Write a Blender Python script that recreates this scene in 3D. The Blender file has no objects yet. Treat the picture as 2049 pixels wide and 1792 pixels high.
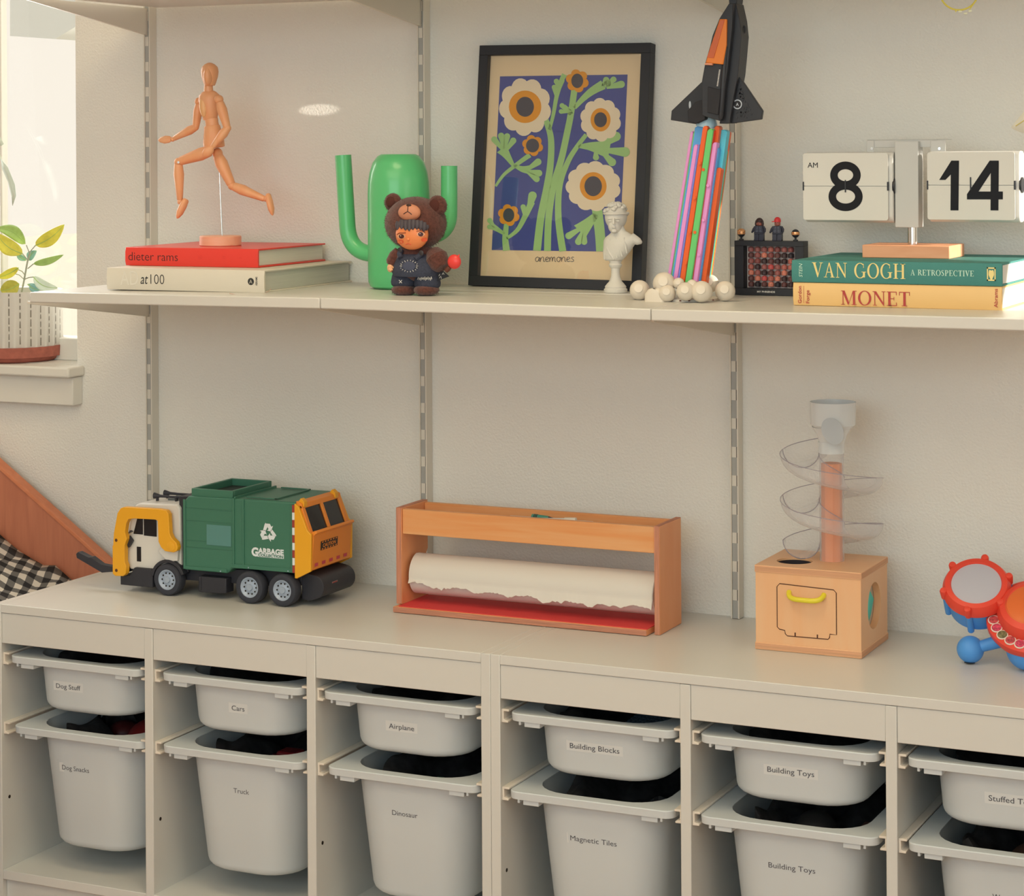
import bpy, bmesh, math, random
from mathutils import Vector, Matrix, Quaternion
R = math.radians
PI = math.pi
random.seed(7)
scn = bpy.context.scene
COL = scn.collection

# ------------------------------------------------------------------ camera
CAMP = Vector((1.54835, -3.67205, 1.37425))
YAW, ROLL, FPX, PPX, PPY = 0.44585, -0.00618, 4468.6, 974.74, 294.62
IW, IH = 2049.0, 1792.0
cd = bpy.data.cameras.new('camera'); cam = bpy.data.objects.new('camera', cd); COL.objects.link(cam)
cd.sensor_fit = 'HORIZONTAL'; cd.sensor_width = 36.0; cd.lens = FPX / IW * 36.0
cd.shift_x = (IW / 2 - PPX) / IW; cd.shift_y = -(IH / 2 - PPY) / IW
cd.clip_start = 0.05; cd.clip_end = 200
FW = Vector((-math.sin(YAW), math.cos(YAW), 0)); _rt = Vector((math.cos(YAW), math.sin(YAW), 0)); _up = Vector((0, 0, 1))
RT = _rt * math.cos(ROLL) + _up * math.sin(ROLL); UP = _up * math.cos(ROLL) - _rt * math.sin(ROLL)
cam.matrix_world = Matrix(((RT.x, UP.x, -FW.x, CAMP.x), (RT.y, UP.y, -FW.y, CAMP.y), (RT.z, UP.z, -FW.z, CAMP.z), (0, 0, 0, 1)))
scn.camera = cam

# ------------------------------------------------------------------ world, sun, window light, added fills, exposure
w = bpy.data.worlds.new('sky'); scn.world = w; w.use_nodes = True
w.node_tree.nodes['Background'].inputs[0].default_value = (0.97, 0.90, 0.78, 1)
w.node_tree.nodes['Background'].inputs[1].default_value = 1.0
scn.view_settings.view_transform = 'Standard'; scn.view_settings.look = 'None'
scn.view_settings.exposure = 0.07; scn.view_settings.gamma = 1.0; scn.view_settings.use_curve_mapping = False
def lamp(name, typ, loc, aim, power, color, **k):
    l = bpy.data.lights.new(name, typ); l.energy = power; l.color = color
    for a, b in k.items(): setattr(l, a, b)
    o = bpy.data.objects.new(name, l); COL.objects.link(o); o.location = loc
    o.rotation_euler = (Vector(aim) - Vector(loc)).to_track_quat('-Z', 'Y').to_euler(); return o
lamp('sun', 'SUN', (6, 0.6, 3), (6 - 1.0, 0.6 - 0.06, 3 - 0.26), 8.0, (1.0, 0.92, 0.78), angle=R(0.6))
lamp('front_fill', 'AREA', (0.6, -5.0, 1.75), (0.0, 0.0, 1.05), 45.0, (0.73, 0.92, 1.0), shape='RECTANGLE', size=3.2, size_y=1.5)  # added front fill for assumed daylight; the front wall has no window
lamp('overhead_fill', 'AREA', (0.0, -2.5, 2.47), (0.0, -2.2, 0.0), 34.0, (1.0, 0.86, 0.60), shape='RECTANGLE', size=2.6, size_y=2.0)  # added warm fill in place of ambient light from the ceiling
lamp('cabinet_top_fill', 'AREA', (0.1, -1.2, 2.44), (0.1, -1.05, 0.0), 11.0, (1.0, 0.82, 0.50), shape='DISK', size=0.8)  # second overhead fill, added to brighten the cabinet top
lamp('side_fill', 'AREA', (2.32, -1.5, 1.6), (0.0, -0.7, 0.9), 6.5, (1.0, 0.97, 0.90), shape='RECTANGLE', size=1.6, size_y=1.1)  # added area fill in place of assumed daylight from the right
lamp('daylight_back_window', 'AREA', (-1.95, 0.35, 1.6), (-1.2, -1.5, 1.1), 34.0, (1.0, 0.98, 0.93), shape='RECTANGLE', size=0.75, size_y=1.2)
lamp('sun_glint', 'SPOT', (-1.95, -0.36, 1.425), (-0.56, 0.0, 1.447), 110.0, (1.0, 0.93, 0.8), spot_size=R(1.0), spot_blend=0.6, shadow_soft_size=0.002)  # added spot that casts the glint of assumed reflected sun on the wall

# ------------------------------------------------------------------ picture rays (used to read true sizes and places)
def ray(u, v): return FW + RT * ((u - PPX) / FPX) - UP * ((v - PPY) / FPX)
def at(u, v, Y): d = ray(u, v); return CAMP + d * ((Y - CAMP.y) / d.y)
def atz(u, v, Z): d = ray(u, v); return CAMP + d * ((Z - CAMP.z) / d.z)
def atx(u, v, X): d = ray(u, v); return CAMP + d * ((X - CAMP.x) / d.x)
def onp(u, v, P, N): d = ray(u, v); return CAMP + d * ((P - CAMP).dot(N) / d.dot(N))

# ------------------------------------------------------------------ materials
def lin(c): c /= 255.0; return c / 12.92 if c <= 0.04045 else ((c + 0.055) / 1.055) ** 2.4
ILL = (0.74, 0.69, 0.585)
def obs(r, g, b):      # reflectance of a surface from the colour it shows under this room's warm daylight
    q = [max(0.008, lin(c) / i) for c, i in zip((r, g, b), ILL)]; k = min(1.0, 0.86 / max(q))
    return tuple(c * k for c in q)
MATS = {}
def mat(name, col, rough=0.5, metal=0.0, spec=0.5, bump=0.0, bscale=200.0, var=0.0, vscale=30.0, trans=0.0, coat=0.0, sheen=0.0, stretch=None, ior=1.45, sss=0.0):
    if name in MATS: return MATS[name]
    m = bpy.data.materials.new(name); m.use_nodes = True; MATS[name] = m
    nt = m.node_tree; p = nt.nodes['Principled BSDF']
    p.inputs['Base Color'].default_value = (*col, 1); p.inputs['Roughness'].default_value = rough
    p.inputs['Metallic'].default_value = metal; p.inputs['Specular IOR Level'].default_value = spec
    p.inputs['Transmission Weight'].default_value = trans; p.inputs['Coat Weight'].default_value = coat
    p.inputs['IOR'].default_value = ior; p.inputs['Sheen Weight'].default_value = sheen
    if sss: p.inputs['Subsurface Weight'].default_value = sss; p.inputs['Subsurface Radius'].default_value = (0.01, 0.006, 0.004)
    if bump or var:
        tc = nt.nodes.new('ShaderNodeTexCoord'); mp = nt.nodes.new('ShaderNodeMapping'); nt.links.new(tc.outputs['Object'], mp.inputs[0])
        if stretch: mp.inputs['Scale'].default_value = stretch
    if bump:
        n = nt.nodes.new('ShaderNodeTexNoise'); n.inputs['Scale'].default_value = bscale; n.inputs['Detail'].default_value = 3
        nt.links.new(mp.outputs[0], n.inputs['Vector'])
        b = nt.nodes.new('ShaderNodeBump'); b.inputs['Strength'].default_value = bump; b.inputs['Distance'].default_value = 0.002
        nt.links.new(n.outputs['Fac'], b.inputs['Height']); nt.links.new(b.outputs[0], p.inputs['Normal'])
    if var:
        n = nt.nodes.new('ShaderNodeTexNoise'); n.inputs['Scale'].default_value = vscale; n.inputs['Detail'].default_value = 4
        nt.links.new(mp.outputs[0], n.inputs['Vector'])
        r = nt.nodes.new('ShaderNodeValToRGB'); r.color_ramp.elements[0].position = 0.3; r.color_ramp.elements[1].position = 0.7
        r.color_ramp.elements[0].color = (*[c * (1 - var) for c in col], 1); r.color_ramp.elements[1].color = (*[min(1, c * (1 + var)) for c in col], 1)
        nt.links.new(n.outputs['Fac'], r.inputs[0]); nt.links.new(r.outputs[0], p.inputs['Base Color'])
    return m
def wood(name, c1, c2, grain=(3, 40, 40), rough=0.45, scale=3.0):
    if name in MATS: return MATS[name]
    m = bpy.data.materials.new(name); m.use_nodes = True; MATS[name] = m
    nt = m.node_tree; p = nt.nodes['Principled BSDF']; p.inputs['Roughness'].default_value = rough
    tc = nt.nodes.new('ShaderNodeTexCoord'); mp = nt.nodes.new('ShaderNodeMapping'); mp.inputs['Scale'].default_value = grain
    n = nt.nodes.new('ShaderNodeTexNoise'); n.inputs['Scale'].default_value = scale; n.inputs['Detail'].default_value = 5; n.inputs['Distortion'].default_value = 0.6
    r = nt.nodes.new('ShaderNodeValToRGB'); r.color_ramp.elements[0].position = 0.32; r.color_ramp.elements[1].position = 0.68
    r.color_ramp.elements[0].color = (*c1, 1); r.color_ramp.elements[1].color = (*c2, 1)
    nt.links.new(tc.outputs['Object'], mp.inputs[0]); nt.links.new(mp.outputs[0], n.inputs['Vector'])
    nt.links.new(n.outputs['Fac'], r.inputs[0]); nt.links.new(r.outputs[0], p.inputs['Base Color'])
    return m
def clear(name, col, alpha, rough=0.05):      # thin clear plastic or glass sheet
    if name in MATS: return MATS[name]
    m = bpy.data.materials.new(name); m.use_nodes = True; MATS[name] = m
    nt = m.node_tree; p = nt.nodes['Principled BSDF']; out = nt.nodes['Material Output']
    p.inputs['Base Color'].default_value = (*col, 1); p.inputs['Roughness'].default_value = rough
    t = nt.nodes.new('ShaderNodeBsdfTransparent'); mx = nt.nodes.new('ShaderNodeMixShader'); lw = nt.nodes.new('ShaderNodeLayerWeight'); lw.inputs[0].default_value = 0.35
    ml = nt.nodes.new('ShaderNodeMath'); ml.operation = 'MULTIPLY_ADD'; ml.inputs[1].default_value = 0.55; ml.inputs[2].default_value = alpha; ml.use_clamp = True
    nt.links.new(lw.outputs['Facing'], ml.inputs[0]); nt.links.new(ml.outputs[0], mx.inputs[0])
    nt.links.new(t.outputs[0], mx.inputs[1]); nt.links.new(p.outputs[0], mx.inputs[2]); nt.links.new(mx.outputs[0], out.inputs[0])
    return m
def pane_glass(name, refl):      # flat glazing: clear, with a mirror reflection
    if name in MATS: return MATS[name]
    m = bpy.data.materials.new(name); m.use_nodes = True; MATS[name] = m
    nt = m.node_tree; out = nt.nodes['Material Output']; nt.nodes.remove(nt.nodes['Principled BSDF'])
    t = nt.nodes.new('ShaderNodeBsdfTransparent'); g = nt.nodes.new('ShaderNodeBsdfGlossy'); g.inputs['Roughness'].default_value = 0.02
    mx = nt.nodes.new('ShaderNodeMixShader'); mx.inputs[0].default_value = refl
    nt.links.new(t.outputs[0], mx.inputs[1]); nt.links.new(g.outputs[0], mx.inputs[2]); nt.links.new(mx.outputs[0], out.inputs[0])
    return m
WALL = mat('wall_paint', (0.86, 0.84, 0.785), 0.75, bump=0.8, bscale=230, spec=0.3)
WHITE = mat('white_lacquer', (0.69, 0.69, 0.665), 0.32)
SHELFW = mat('shelf_white', (0.69, 0.675, 0.635), 0.35)
METALW = mat('white_metal', (0.76, 0.72, 0.64), 0.4)
SLOT = mat('slot_shadow_grey', (0.42, 0.42, 0.40), 0.5)
SLOTD = mat('slot_dark', (0.10, 0.095, 0.085), 0.8)
BIN = mat('bin_plastic', (0.65, 0.70, 0.73), 0.38)
RUN = mat('runner_plastic', (0.80, 0.73, 0.64), 0.4)
BLACK = mat('black_plastic', obs(38, 38, 40), 0.42)
BLACKM = mat('black_matte', obs(34, 33, 35), 0.7)
DARKH = mat('hole_dark', (0.02, 0.014, 0.01), 0.9)
CHROME = mat('chrome', (0.75, 0.75, 0.75), 0.12, metal=1.0)
PAPER = mat('paper_white', (0.76, 0.73, 0.69), 0.7)
INK = mat('ink_black', obs(45, 42, 42), 0.6)

# ------------------------------------------------------------------ mesh builder
WM = {}
class MB:
    def __init__(s): s.v = []; s.f = []; s.m = []
    def add(s, vs, fs, mi=0):
        b = len(s.v); s.v += [Vector(q) for q in vs]; s.f += [[b + i for i in f] for f in fs]; s.m += [mi] * len(fs); return s
    def box(s, a, b, mi=0):
        x0, y0, z0 = a; x1, y1, z1 = b
        return s.add([(x0, y0, z0), (x1, y0, z0), (x1, y1, z0), (x0, y1, z0), (x0, y0, z1), (x1, y0, z1), (x1, y1, z1), (x0, y1, z1)],
                     [(0, 3, 2, 1), (4, 5, 6, 7), (0, 1, 5, 4), (1, 2, 6, 5), (2, 3, 7, 6), (3, 0, 4, 7)], mi)
    def obox(s, c, ax, ay, az, mi=0):      # oriented box: centre and three half-axis vectors
        c = Vector(c); ax = Vector(ax); ay = Vector(ay); az = Vector(az); vs = []
        for k in (-1, 1):
            for i, j in ((-1, -1), (1, -1), (1, 1), (-1, 1)): vs.append(c + ax * i + ay * j + az * k)
        return s.add(vs, [(0, 3, 2, 1), (4, 5, 6, 7), (0, 1, 5, 4), (1, 2, 6, 5), (2, 3, 7, 6), (3, 0, 4, 7)], mi)
    def prism(s, pts, vec, mi=0, caps=True):
        pts = [Vector(p) for p in pts]; vec = Vector(vec); n = len(pts)
        fs = [(i, (i + 1) % n, n + (i + 1) % n, n + i) for i in range(n)]
        if caps: fs += [tuple(range(n))[::-1], tuple(range(n, 2 * n))]
        return s.add(pts + [p + vec for p in pts], fs, mi)
    def pxz(s, pts, y0, y1, mi=0): return s.prism([(x, y0, z) for x, z in pts], (0, y1 - y0, 0), mi)
    def flat(s, pts, mi=0): return s.add(pts, [tuple(range(len(pts)))], mi)
    def loft(s, rings, mi=0, cap0=True, cap1=True, closed=True):
        n = len(rings[0]); vs = [p for r in rings for p in r]; fs = []
        for k in range(len(rings) - 1):
            for i in range(n if closed else n - 1):
                j = (i + 1) % n; fs.append((k * n + i, k * n + j, (k + 1) * n + j, (k + 1) * n + i))
        if cap0: fs.append(tuple(range(n))[::-1])
        if cap1: fs.append(tuple((len(rings) - 1) * n + i for i in range(n)))
        return s.add(vs, fs, mi)
    def lathe(s, o, axis, prof, n=32, mi=0, cap0=True, cap1=True, sq=1.0, ref=None):
        o = Vector(o); a = Vector(axis).normalized()
        r = Vector(ref) if ref else (Vector((0, 0, 1)) if abs(a.z) < 0.9 else Vector((1, 0, 0)))
        e1 = (r - a * r.dot(a)).normalized(); e2 = a.cross(e1)
        rings = [[o + a * h + e1 * (rr * math.cos(2 * PI * i / n)) + e2 * (rr * sq * math.sin(2 * PI * i / n)) for i in range(n)] for rr, h in prof]
        return s.loft(rings, mi, cap0, cap1)
    def cyl(s, p0, p1, r, n=24, mi=0, r1=None):
        p0 = Vector(p0); p1 = Vector(p1); h = (p1 - p0).length
        return s.lathe(p0, p1 - p0, [(r, 0), (r if r1 is None else r1, h)], n, mi)
    def limb(s, p0, p1, prof, n=20, mi=0, sq=1.0, ref=None):      # prof: (t along, radius)
        p0 = Vector(p0); p1 = Vector(p1); h = (p1 - p0).length
        return s.lathe(p0, p1 - p0, [(r, t * h) for t, r in prof], n, mi, sq=sq, ref=ref)
    def ell(s, c, rad, n=24, m=14, mi=0, rot=None):
        c = Vector(c); rx, ry, rz = (rad, rad, rad) if not hasattr(rad, '__len__') else rad; vs = []; fs = []
        q = rot if rot is not None else Matrix.Identity(3)
        for k in range(1, m):
            t = PI * k / m
            for i in range(n):
                p = 2 * PI * i / n; vs.append(c + q @ Vector((rx * math.sin(t) * math.cos(p), ry * math.sin(t) * math.sin(p), rz * math.cos(t))))
        top = len(vs); vs.append(c + q @ Vector((0, 0, rz))); vs.append(c + q @ Vector((0, 0, -rz)))
        for k in range(m - 2):
            for i in range(n): fs.append((k * n + i, (k + 1) * n + i, (k + 1) * n + (i + 1) % n, k * n + (i + 1) % n))
        for i in range(n): fs.append((top, i, (i + 1) % n)); fs.append((top + 1, (m - 2) * n + (i + 1) % n, (m - 2) * n + i))
        return s.add(vs, fs, mi)
    def tube(s, path, r, n=10, mi=0, closed=False):
        P = [Vector(p) for p in path]; m = len(P); rr = r if hasattr(r, '__len__') else [r] * m
        rings = []; prev = None
        for i in range(m):
            if closed: t = P[(i + 1) % m] - P[i - 1]
            else: t = P[min(i + 1, m - 1)] - P[max(i - 1, 0)]
            t.normalize()
            if prev is None:
                a = Vector((0, 0, 1)) if abs(t.z) < 0.9 else Vector((1, 0, 0)); e = (a - t * a.dot(t)).normalized()
            else: e = (prev - t * prev.dot(t)).normalized()
            prev = e; b = t.cross(e)
            rings.append([P[i] + e * (rr[i] * math.cos(2 * PI * k / n)) + b * (rr[i] * math.sin(2 * PI * k / n)) for k in range(n)])
        if closed: rings.append(rings[0]); return s.loft(rings, mi, False, False)
        return s.loft(rings, mi)
    def grid(s, fn, nu, nv, mi=0):
        vs = [fn(i / nu, j / nv) for i in range(nu + 1) for j in range(nv + 1)]
        return s.add(vs, [(i * (nv + 1) + j, (i + 1) * (nv + 1) + j, (i + 1) * (nv + 1) + j + 1, i * (nv + 1) + j + 1) for i in range(nu) for j in range(nv)], mi)
    def spikes(s, c, rad, count, length, wid, mi=0, keep=None):
        c = Vector(c)
        for _ in range(count):
            d = Vector((random.gauss(0, 1), random.gauss(0, 1), random.gauss(0, 1))).normalized()
            if keep and not keep(d): continue
            p = c + Vector((d.x * rad[0], d.y * rad[1], d.z * rad[2])); nrm = Vector((d.x / rad[0], d.y / rad[1], d.z / rad[2])).normalized()
            t = nrm.orthogonal().normalized(); t.rotate(Quaternion(nrm, random.random() * 6.28))
            tip = p + nrm * length * random.uniform(0.5, 1.1) + t * length * random.uniform(0, .9) + Vector((0, 0, -length * 0.4))
            u = nrm.cross(t) * wid; base = p - nrm * length * 0.3
            s.add([base - u, base + u, tip], [(0, 1, 2)], mi)
        return s
    def text(s, txt, o, ux, uy, h, mi=0, bold=0.0, shear=0.0, xs=1.0, align='LEFT', sp=1.0, width=None):
        cu = bpy.data.curves.new('t', 'FONT'); cu.body = txt; cu.size = 1.0; cu.offset = bold; cu.shear = shear; cu.space_character = sp; cu.resolution_u = 3
        ob = bpy.data.objects.new('t', cu); COL.objects.link(ob)
        dg = bpy.context.evaluated_depsgraph_get(); me = bpy.data.meshes.new_from_object(ob.evaluated_get(dg))
        V = [v.co.copy() for v in me.vertices]; F = [tuple(p.vertices) for p in me.polygons]
        bpy.data.objects.remove(ob); bpy.data.curves.remove(cu); bpy.data.meshes.remove(me)
        if not V: return s
        x0 = min(v.x for v in V); x1 = max(v.x for v in V)
        k = h / 0.73 * xs if width is None else width / (x1 - x0)
        ky = h / 0.73; off = {'LEFT': x0, 'CENTER': (x0 + x1) / 2, 'RIGHT': x1}[align]
        o = Vector(o); ux = Vector(ux); uy = Vector(uy)
        return s.add([o + ux * ((v.x - off) * k) + uy * (v.y * ky) for v in V], F, mi)
    def build(s, name, mats, parent=None, bevel=0.0, seg=2, ang=38, solid=0.0, fix=True, sub=0):
        if not isinstance(mats, (list, tuple)): mats = [mats]
        inv = WM[parent.name].inverted() if parent is not None and parent.name in WM else Matrix.Identity(4)
        me = bpy.data.meshes.new(name); me.from_pydata([inv @ q for q in s.v], [], s.f)
        for m in mats: me.materials.append(m)
        me.polygons.foreach_set('material_index', s.m)
        if fix:
            bm = bmesh.new(); bm.from_mesh(me); bmesh.ops.recalc_face_normals(bm, faces=bm.faces); bm.to_mesh(me); bm.free()
        me.shade_smooth(); me.set_sharp_from_angle(angle=R(ang)); me.update()
        o = bpy.data.objects.new(name, me); COL.objects.link(o)
        if parent is not None: o.parent = parent; WM[o.name] = WM[parent.name]
        else: WM[o.name] = Matrix.Identity(4)
        if solid: md = o.modifiers.new('solid', 'SOLIDIFY'); md.thickness = solid; md.offset = 0
        if bevel: md = o.modifiers.new('bevel', 'BEVEL'); md.width = bevel; md.segments = seg; md.limit_method = 'ANGLE'; md.angle_limit = R(35)
        if sub: md = o.modifiers.new('sub', 'SUBSURF'); md.levels = sub; md.render_levels = sub
        return o
def tag(o, label=None, cat=None, group=None, kind=None):
    if label: o['label'] = label
    if cat: o['category'] = cat
    if group: o['group'] = group
    if kind: o['kind'] = kind
    return o
def thing(name, label, cat, loc=(0, 0, 0), group=None, mtx=None):
    o = bpy.data.objects.new(name, None); COL.objects.link(o); o.empty_display_size = 0.02
    o.location = loc; M4 = Matrix.Translation(loc)
    if mtx is not None: o.matrix_world = mtx; M4 = mtx
    WM[o.name] = M4.copy(); return tag(o, label, cat, group)
def struct(name, mb, m, bevel=0.0, parent=None, **k): return tag(mb.build(name, m, parent, bevel, **k), kind='structure')
def dup(root, delta, label, group=None):
    r = root.copy(); COL.objects.link(r); r.location = Vector(root.location) + Vector(delta); r['label'] = label
    WM[r.name] = Matrix.Translation(Vector(delta)) @ WM[root.name]
    for ch in list(root.children):
        c = ch.copy(); COL.objects.link(c); c.parent = r; WM[c.name] = WM[r.name]
        for g in ch.children:
            d = g.copy(); COL.objects.link(d); d.parent = c; WM[d.name] = WM[r.name]
    return r
def rrect(cx, cy, z, hx, hy, r, n=6):
    out = []
    for k, (sx, sy) in enumerate(((1, 1), (-1, 1), (-1, -1), (1, -1))):
        for i in range(n + 1):
            a = PI / 2 * (k + i / n); out.append(Vector((cx + sx * (hx - r) + r * math.cos(a), cy + sy * (hy - r) + r * math.sin(a), z)))
    return out
def ribbon(pts, wd):
    P = [Vector((p[0], p[1])) for p in pts]; L = []; Rr = []
    for i in range(len(P)):
        t = (P[min(i + 1, len(P) - 1)] - P[max(i - 1, 0)]).normalized(); nn = Vector((-t.y, t.x)); ww = wd[i] if hasattr(wd, '__len__') else wd
        L.append(P[i] + nn * ww / 2); Rr.append(P[i] - nn * ww / 2)
    return L + Rr[::-1]
def arc(cx, cy, rx, ry, a0, a1, n=16): return [(cx + rx * math.cos(R(a0 + (a1 - a0) * i / n)), cy + ry * math.sin(R(a0 + (a1 - a0) * i / n))) for i in range(n + 1)]
def bez(p0, p1, p2, n=10): return [tuple((1 - t) ** 2 * a + 2 * t * (1 - t) * b + t * t * c for a, b, c in zip(p0, p1, p2)) for t in [i / n for i in range(n + 1)]]

# roman capitals with serifs, drawn as polygons in a unit-high box
def bx(x0, y0, x1, y1): return [(x0, y0), (x1, y0), (x1, y1), (x0, y1)]
def ring_strip(cx, cy, rx, ry, ix, iy, a0, a1, n=28): return arc(cx, cy, rx, ry, a0, a1, n) + arc(cx, cy, ix, iy, a0, a1, n)[::-1]
ROMAN = {
 'V': (0.74, [[(0.03, 1), (0.20, 1), (0.42, 0.2), (0.38, 0), (0.35, 0)], [(0.60, 1), (0.66, 1), (0.39, 0), (0.35, 0)], bx(-0.03, .96, .28, 1), bx(.5, .96, .75, 1)]),
 'A': (0.76, [[(0.09, 0), (0.14, 0), (0.40, 0.92), (0.37, 1), (0.35, .98)], [(0.36, 1), (0.41, 1), (0.70, 0), (0.54, 0)], bx(.2, .33, .55, .38), bx(0, 0, .24, .04), bx(.46, 0, .77, .04)]),
 'N': (0.80, [bx(.11, 0, .16, 1), [(.05, 1), (.22, 1), (.70, .12), (.70, 0), (.66, 0)], bx(.65, .1, .70, 1), bx(0, .96, .2, 1), bx(.02, 0, .26, .04), bx(.55, .96, .80, 1)]),
 'G': (0.84, [ring_strip(.42, .5, .41, .52, .27, .47, 52, 318), bx(.62, .05, .76, .42), bx(.52, .39, .84, .43), bx(.64, .68, .68, .95)]),
 'O': (0.84, [ring_strip(.42, .5, .41, .52, .27, .47, 0, 180), ring_strip(.42, .5, .41, .52, .27, .47, 180, 360)]),
 'H': (0.84, [bx(.09, 0, .24, 1), bx(.58, 0, .73, 1), bx(.2, .48, .6, .53), bx(0, 0, .33, .04), bx(0, .96, .33, 1), bx(.49, 0, .82, .04), bx(.49, .96, .82, 1)]),
 'M': (1.0, [bx(.12, 0, .17, 1), [(.08, 1), (.25, 1), (.52, .16), (.48, 0), (.45, 0)], [(.76, 1), (.81, 1), (.52, .1), (.47, 0)], bx(.76, 0, .90, 1), bx(.02, .96, .2, 1), bx(.02, 0, .27, .04), bx(.8, .96, 1.0, 1), bx(.67, 0, 1.0, .04)]),
 'E': (0.66, [bx(.09, 0, .24, 1), bx(.1, .95, .6, 1), bx(.1, 0, .6, .05), bx(.2, .48, .46, .53), bx(.57, .76, .61, 1), bx(.57, 0, .61, .24), bx(.43, .38, .46, .63), bx(0, 0, .3, .04), bx(0, .96, .3, 1)]),
 'T': (0.72, [bx(.28, 0, .43, 1), bx(.03, .95, .68, 1), bx(.03, .74, .07, 1), bx(.64, .74, .68, 1), bx(.18, 0, .53, .04)]),
 'R': (0.74, [bx(.09, 0, .24, 1), ring_strip(.3, .74, .28, .26, .15, .21, -90, 90), bx(.2, .95, .3, 1), bx(.2, .48, .3, .53), [(.3, .5), (.44, .5), (.74, .02), (.74, 0), (.6, 0)], bx(0, 0, .33, .04), bx(0, .96, .3, 1)]),
 'P': (0.66, [bx(.09, 0, .24, 1), ring_strip(.3, .72, .3, .28, .16, .23, -90, 90), bx(.2, .95, .3, 1), bx(.2, .44, .3, .49), bx(0, 0, .33, .04), bx(0, .96, .3, 1)]),
 'S': (0.56, [ribbon([(.46, .8), (.42, .93), (.28, .97), (.14, .9), (.11, .75), (.2, .6), (.36, .46), (.44, .3), (.38, .1), (.24, .03), (.1, .08), (.06, .22)], [.04, .06, .07, .1, .12, .14, .14, .12, .1, .07, .06, .04])]),
 'C': (0.76, [ring_strip(.42, .5, .41, .52, .27, .47, 48, 312), bx(.66, .66, .7, .95)]),
 'I': (0.36, [bx(.1, 0, .25, 1), bx(0, 0, .35, .04), bx(0, .96, .35, 1)]),
 ' ': (0.36, [])}
def roman(mb, txt, o, ux, uy, h, width, mi):
    tot = sum(ROMAN[c][0] + 0.07 for c in txt) - 0.07; k = width / tot; x = 0
    for c in txt:
        for j, poly in enumerate(ROMAN[c][1]):
            z = Vector(ux).cross(Vector(uy)) * (0.00002 * (j % 5)); mb.flat([Vector(o) + Vector(ux) * ((x + px) * k) + Vector(uy) * (py * h) + z for px, py in poly], mi)
        x += ROMAN[c][0] + 0.07
X3, Y3, Z3 = Vector((1, 0, 0)), Vector((0, 1, 0)), Vector((0, 0, 1))

# ================================================================== THE ROOM
ZC, ZS = 0.56, 1.12236
FLOOR = wood('floor_boards', (0.44, 0.24, 0.13), (0.58, 0.34, 0.19), grain=(1.2, 14, 1))
CEIL = mat('ceiling_paint', (0.80, 0.77, 0.70), 0.8)
XL, XR, YF, ZT = -3.4, 2.4, -5.2, 2.5
WX0, WX1, WZ0, WZ1 = -2.25, -1.117, 0.945, 2.12      # window in the back wall
b = MB()
b.box((XL - .16, 0, 0), (WX0, .16, ZT)).box((WX1, 0, 0), (XR + .16, .16, ZT)).box((WX0, 0, 0), (WX1, .16, WZ0 - .03)).box((WX0, 0, WZ1), (WX1, .16, ZT))
struct('wall_back', b, WALL)
struct('floor', MB().box((XL - .16, YF - .16, -.1), (XR + .16, .16, 0)), FLOOR)
struct('ceiling', MB().box((XL - .16, YF - .16, ZT), (XR + .16, .16, ZT + .1)), CEIL)
struct('wall_left', MB().box((XL - .16, YF, 0), (XL, 0, ZT)), WALL)
b = MB()      # the right wall, with an assumed window, its opening sized for the sun patch
RY0, RY1, RZ0, RZ1 = -1.75, -0.002, 1.50, 1.88
b.box((XR, YF, 0), (XR + .12, RY0, ZT)).box((XR, RY0, 0), (XR + .12, RY1, RZ0)).box((XR, RY0, RZ1), (XR + .12, RY1, ZT))
struct('wall_right', b, WALL)
m = MB(); m.prism([(XR + .012, y, z) for y, z in ((RY0 + .002, 1.545), (-.20, 1.538), (-.165, 1.575), (-.135, 1.625), (-.095, 1.640), (-.085, 1.70), (-.082, RZ1 - .042), (RY0 + .002, RZ1 - .042))], (.004, 0, 0)); tag(m.build('sun_blocker', mat('blocker_cloth', (.7, .66, .58), .8)), 'pale stepped sun blocker added at the assumed side window', 'sun blocker')  # unseen blocker added; its stepped edge shapes the sun patch
struct('wall_front', MB().box((XL, YF - .16, 0), (XR, YF, ZT)), WALL)
# window_1: frame, mullion, glass, sill with apron
FR = mat('window_frame_white', (0.80, 0.78, 0.72), 0.45)
b = MB(); b.box((WX0, .07, WZ0), (WX0 + .05, .13, WZ1)).box((WX1 - .05, .07, WZ0), (WX1, .13, WZ1)).box((WX0 + .05, .07, WZ0), (WX1 - .05, .13, WZ0 + .045)).box((WX0 + .05, .07, WZ1 - .05), (WX1 - .05, .13, WZ1))
xm = at(8, 300, .10).x
b.box((xm - .006, .092, WZ0 + .045), (xm + .001, .112, WZ1 - .05))
wnd = struct('window_1', b, FR, bevel=.002)
struct('glass_pane', MB().box((WX0 + .05, .098, WZ0 + .045), (WX1 - .05, .102, WZ1 - .05)), pane_glass('window_glass', 0.05), parent=wnd)
struct('window_sill', MB().box((WX0, -.0005, WZ0 - .03), (WX1, .16, WZ0)), FR, parent=wnd)
struct('assumed_side_window', MB().box((XR + .03, RY0, RZ0), (XR + .09, RY0 + .05, RZ1)).box((XR + .03, RY0, RZ0), (XR + .09, RY1, RZ0 + .03)).box((XR + .03, RY0, RZ1 - .04), (XR + .09, RY1, RZ1)), FR)  # frame of the assumed, unseen window that admits the sun
b = MB(); b.box((WX0 - .03, -.055, WZ0 - .021), (WX1 + .018, -.0005, WZ0 - .0005))
st = struct('trim_1', b, FR, bevel=.004)
struct('apron', MB().box((WX0 - .02, -.032, WZ0 - .078), (WX1 + .012, -.0005, WZ0 - .022)), FR, bevel=.002, parent=st)
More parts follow.
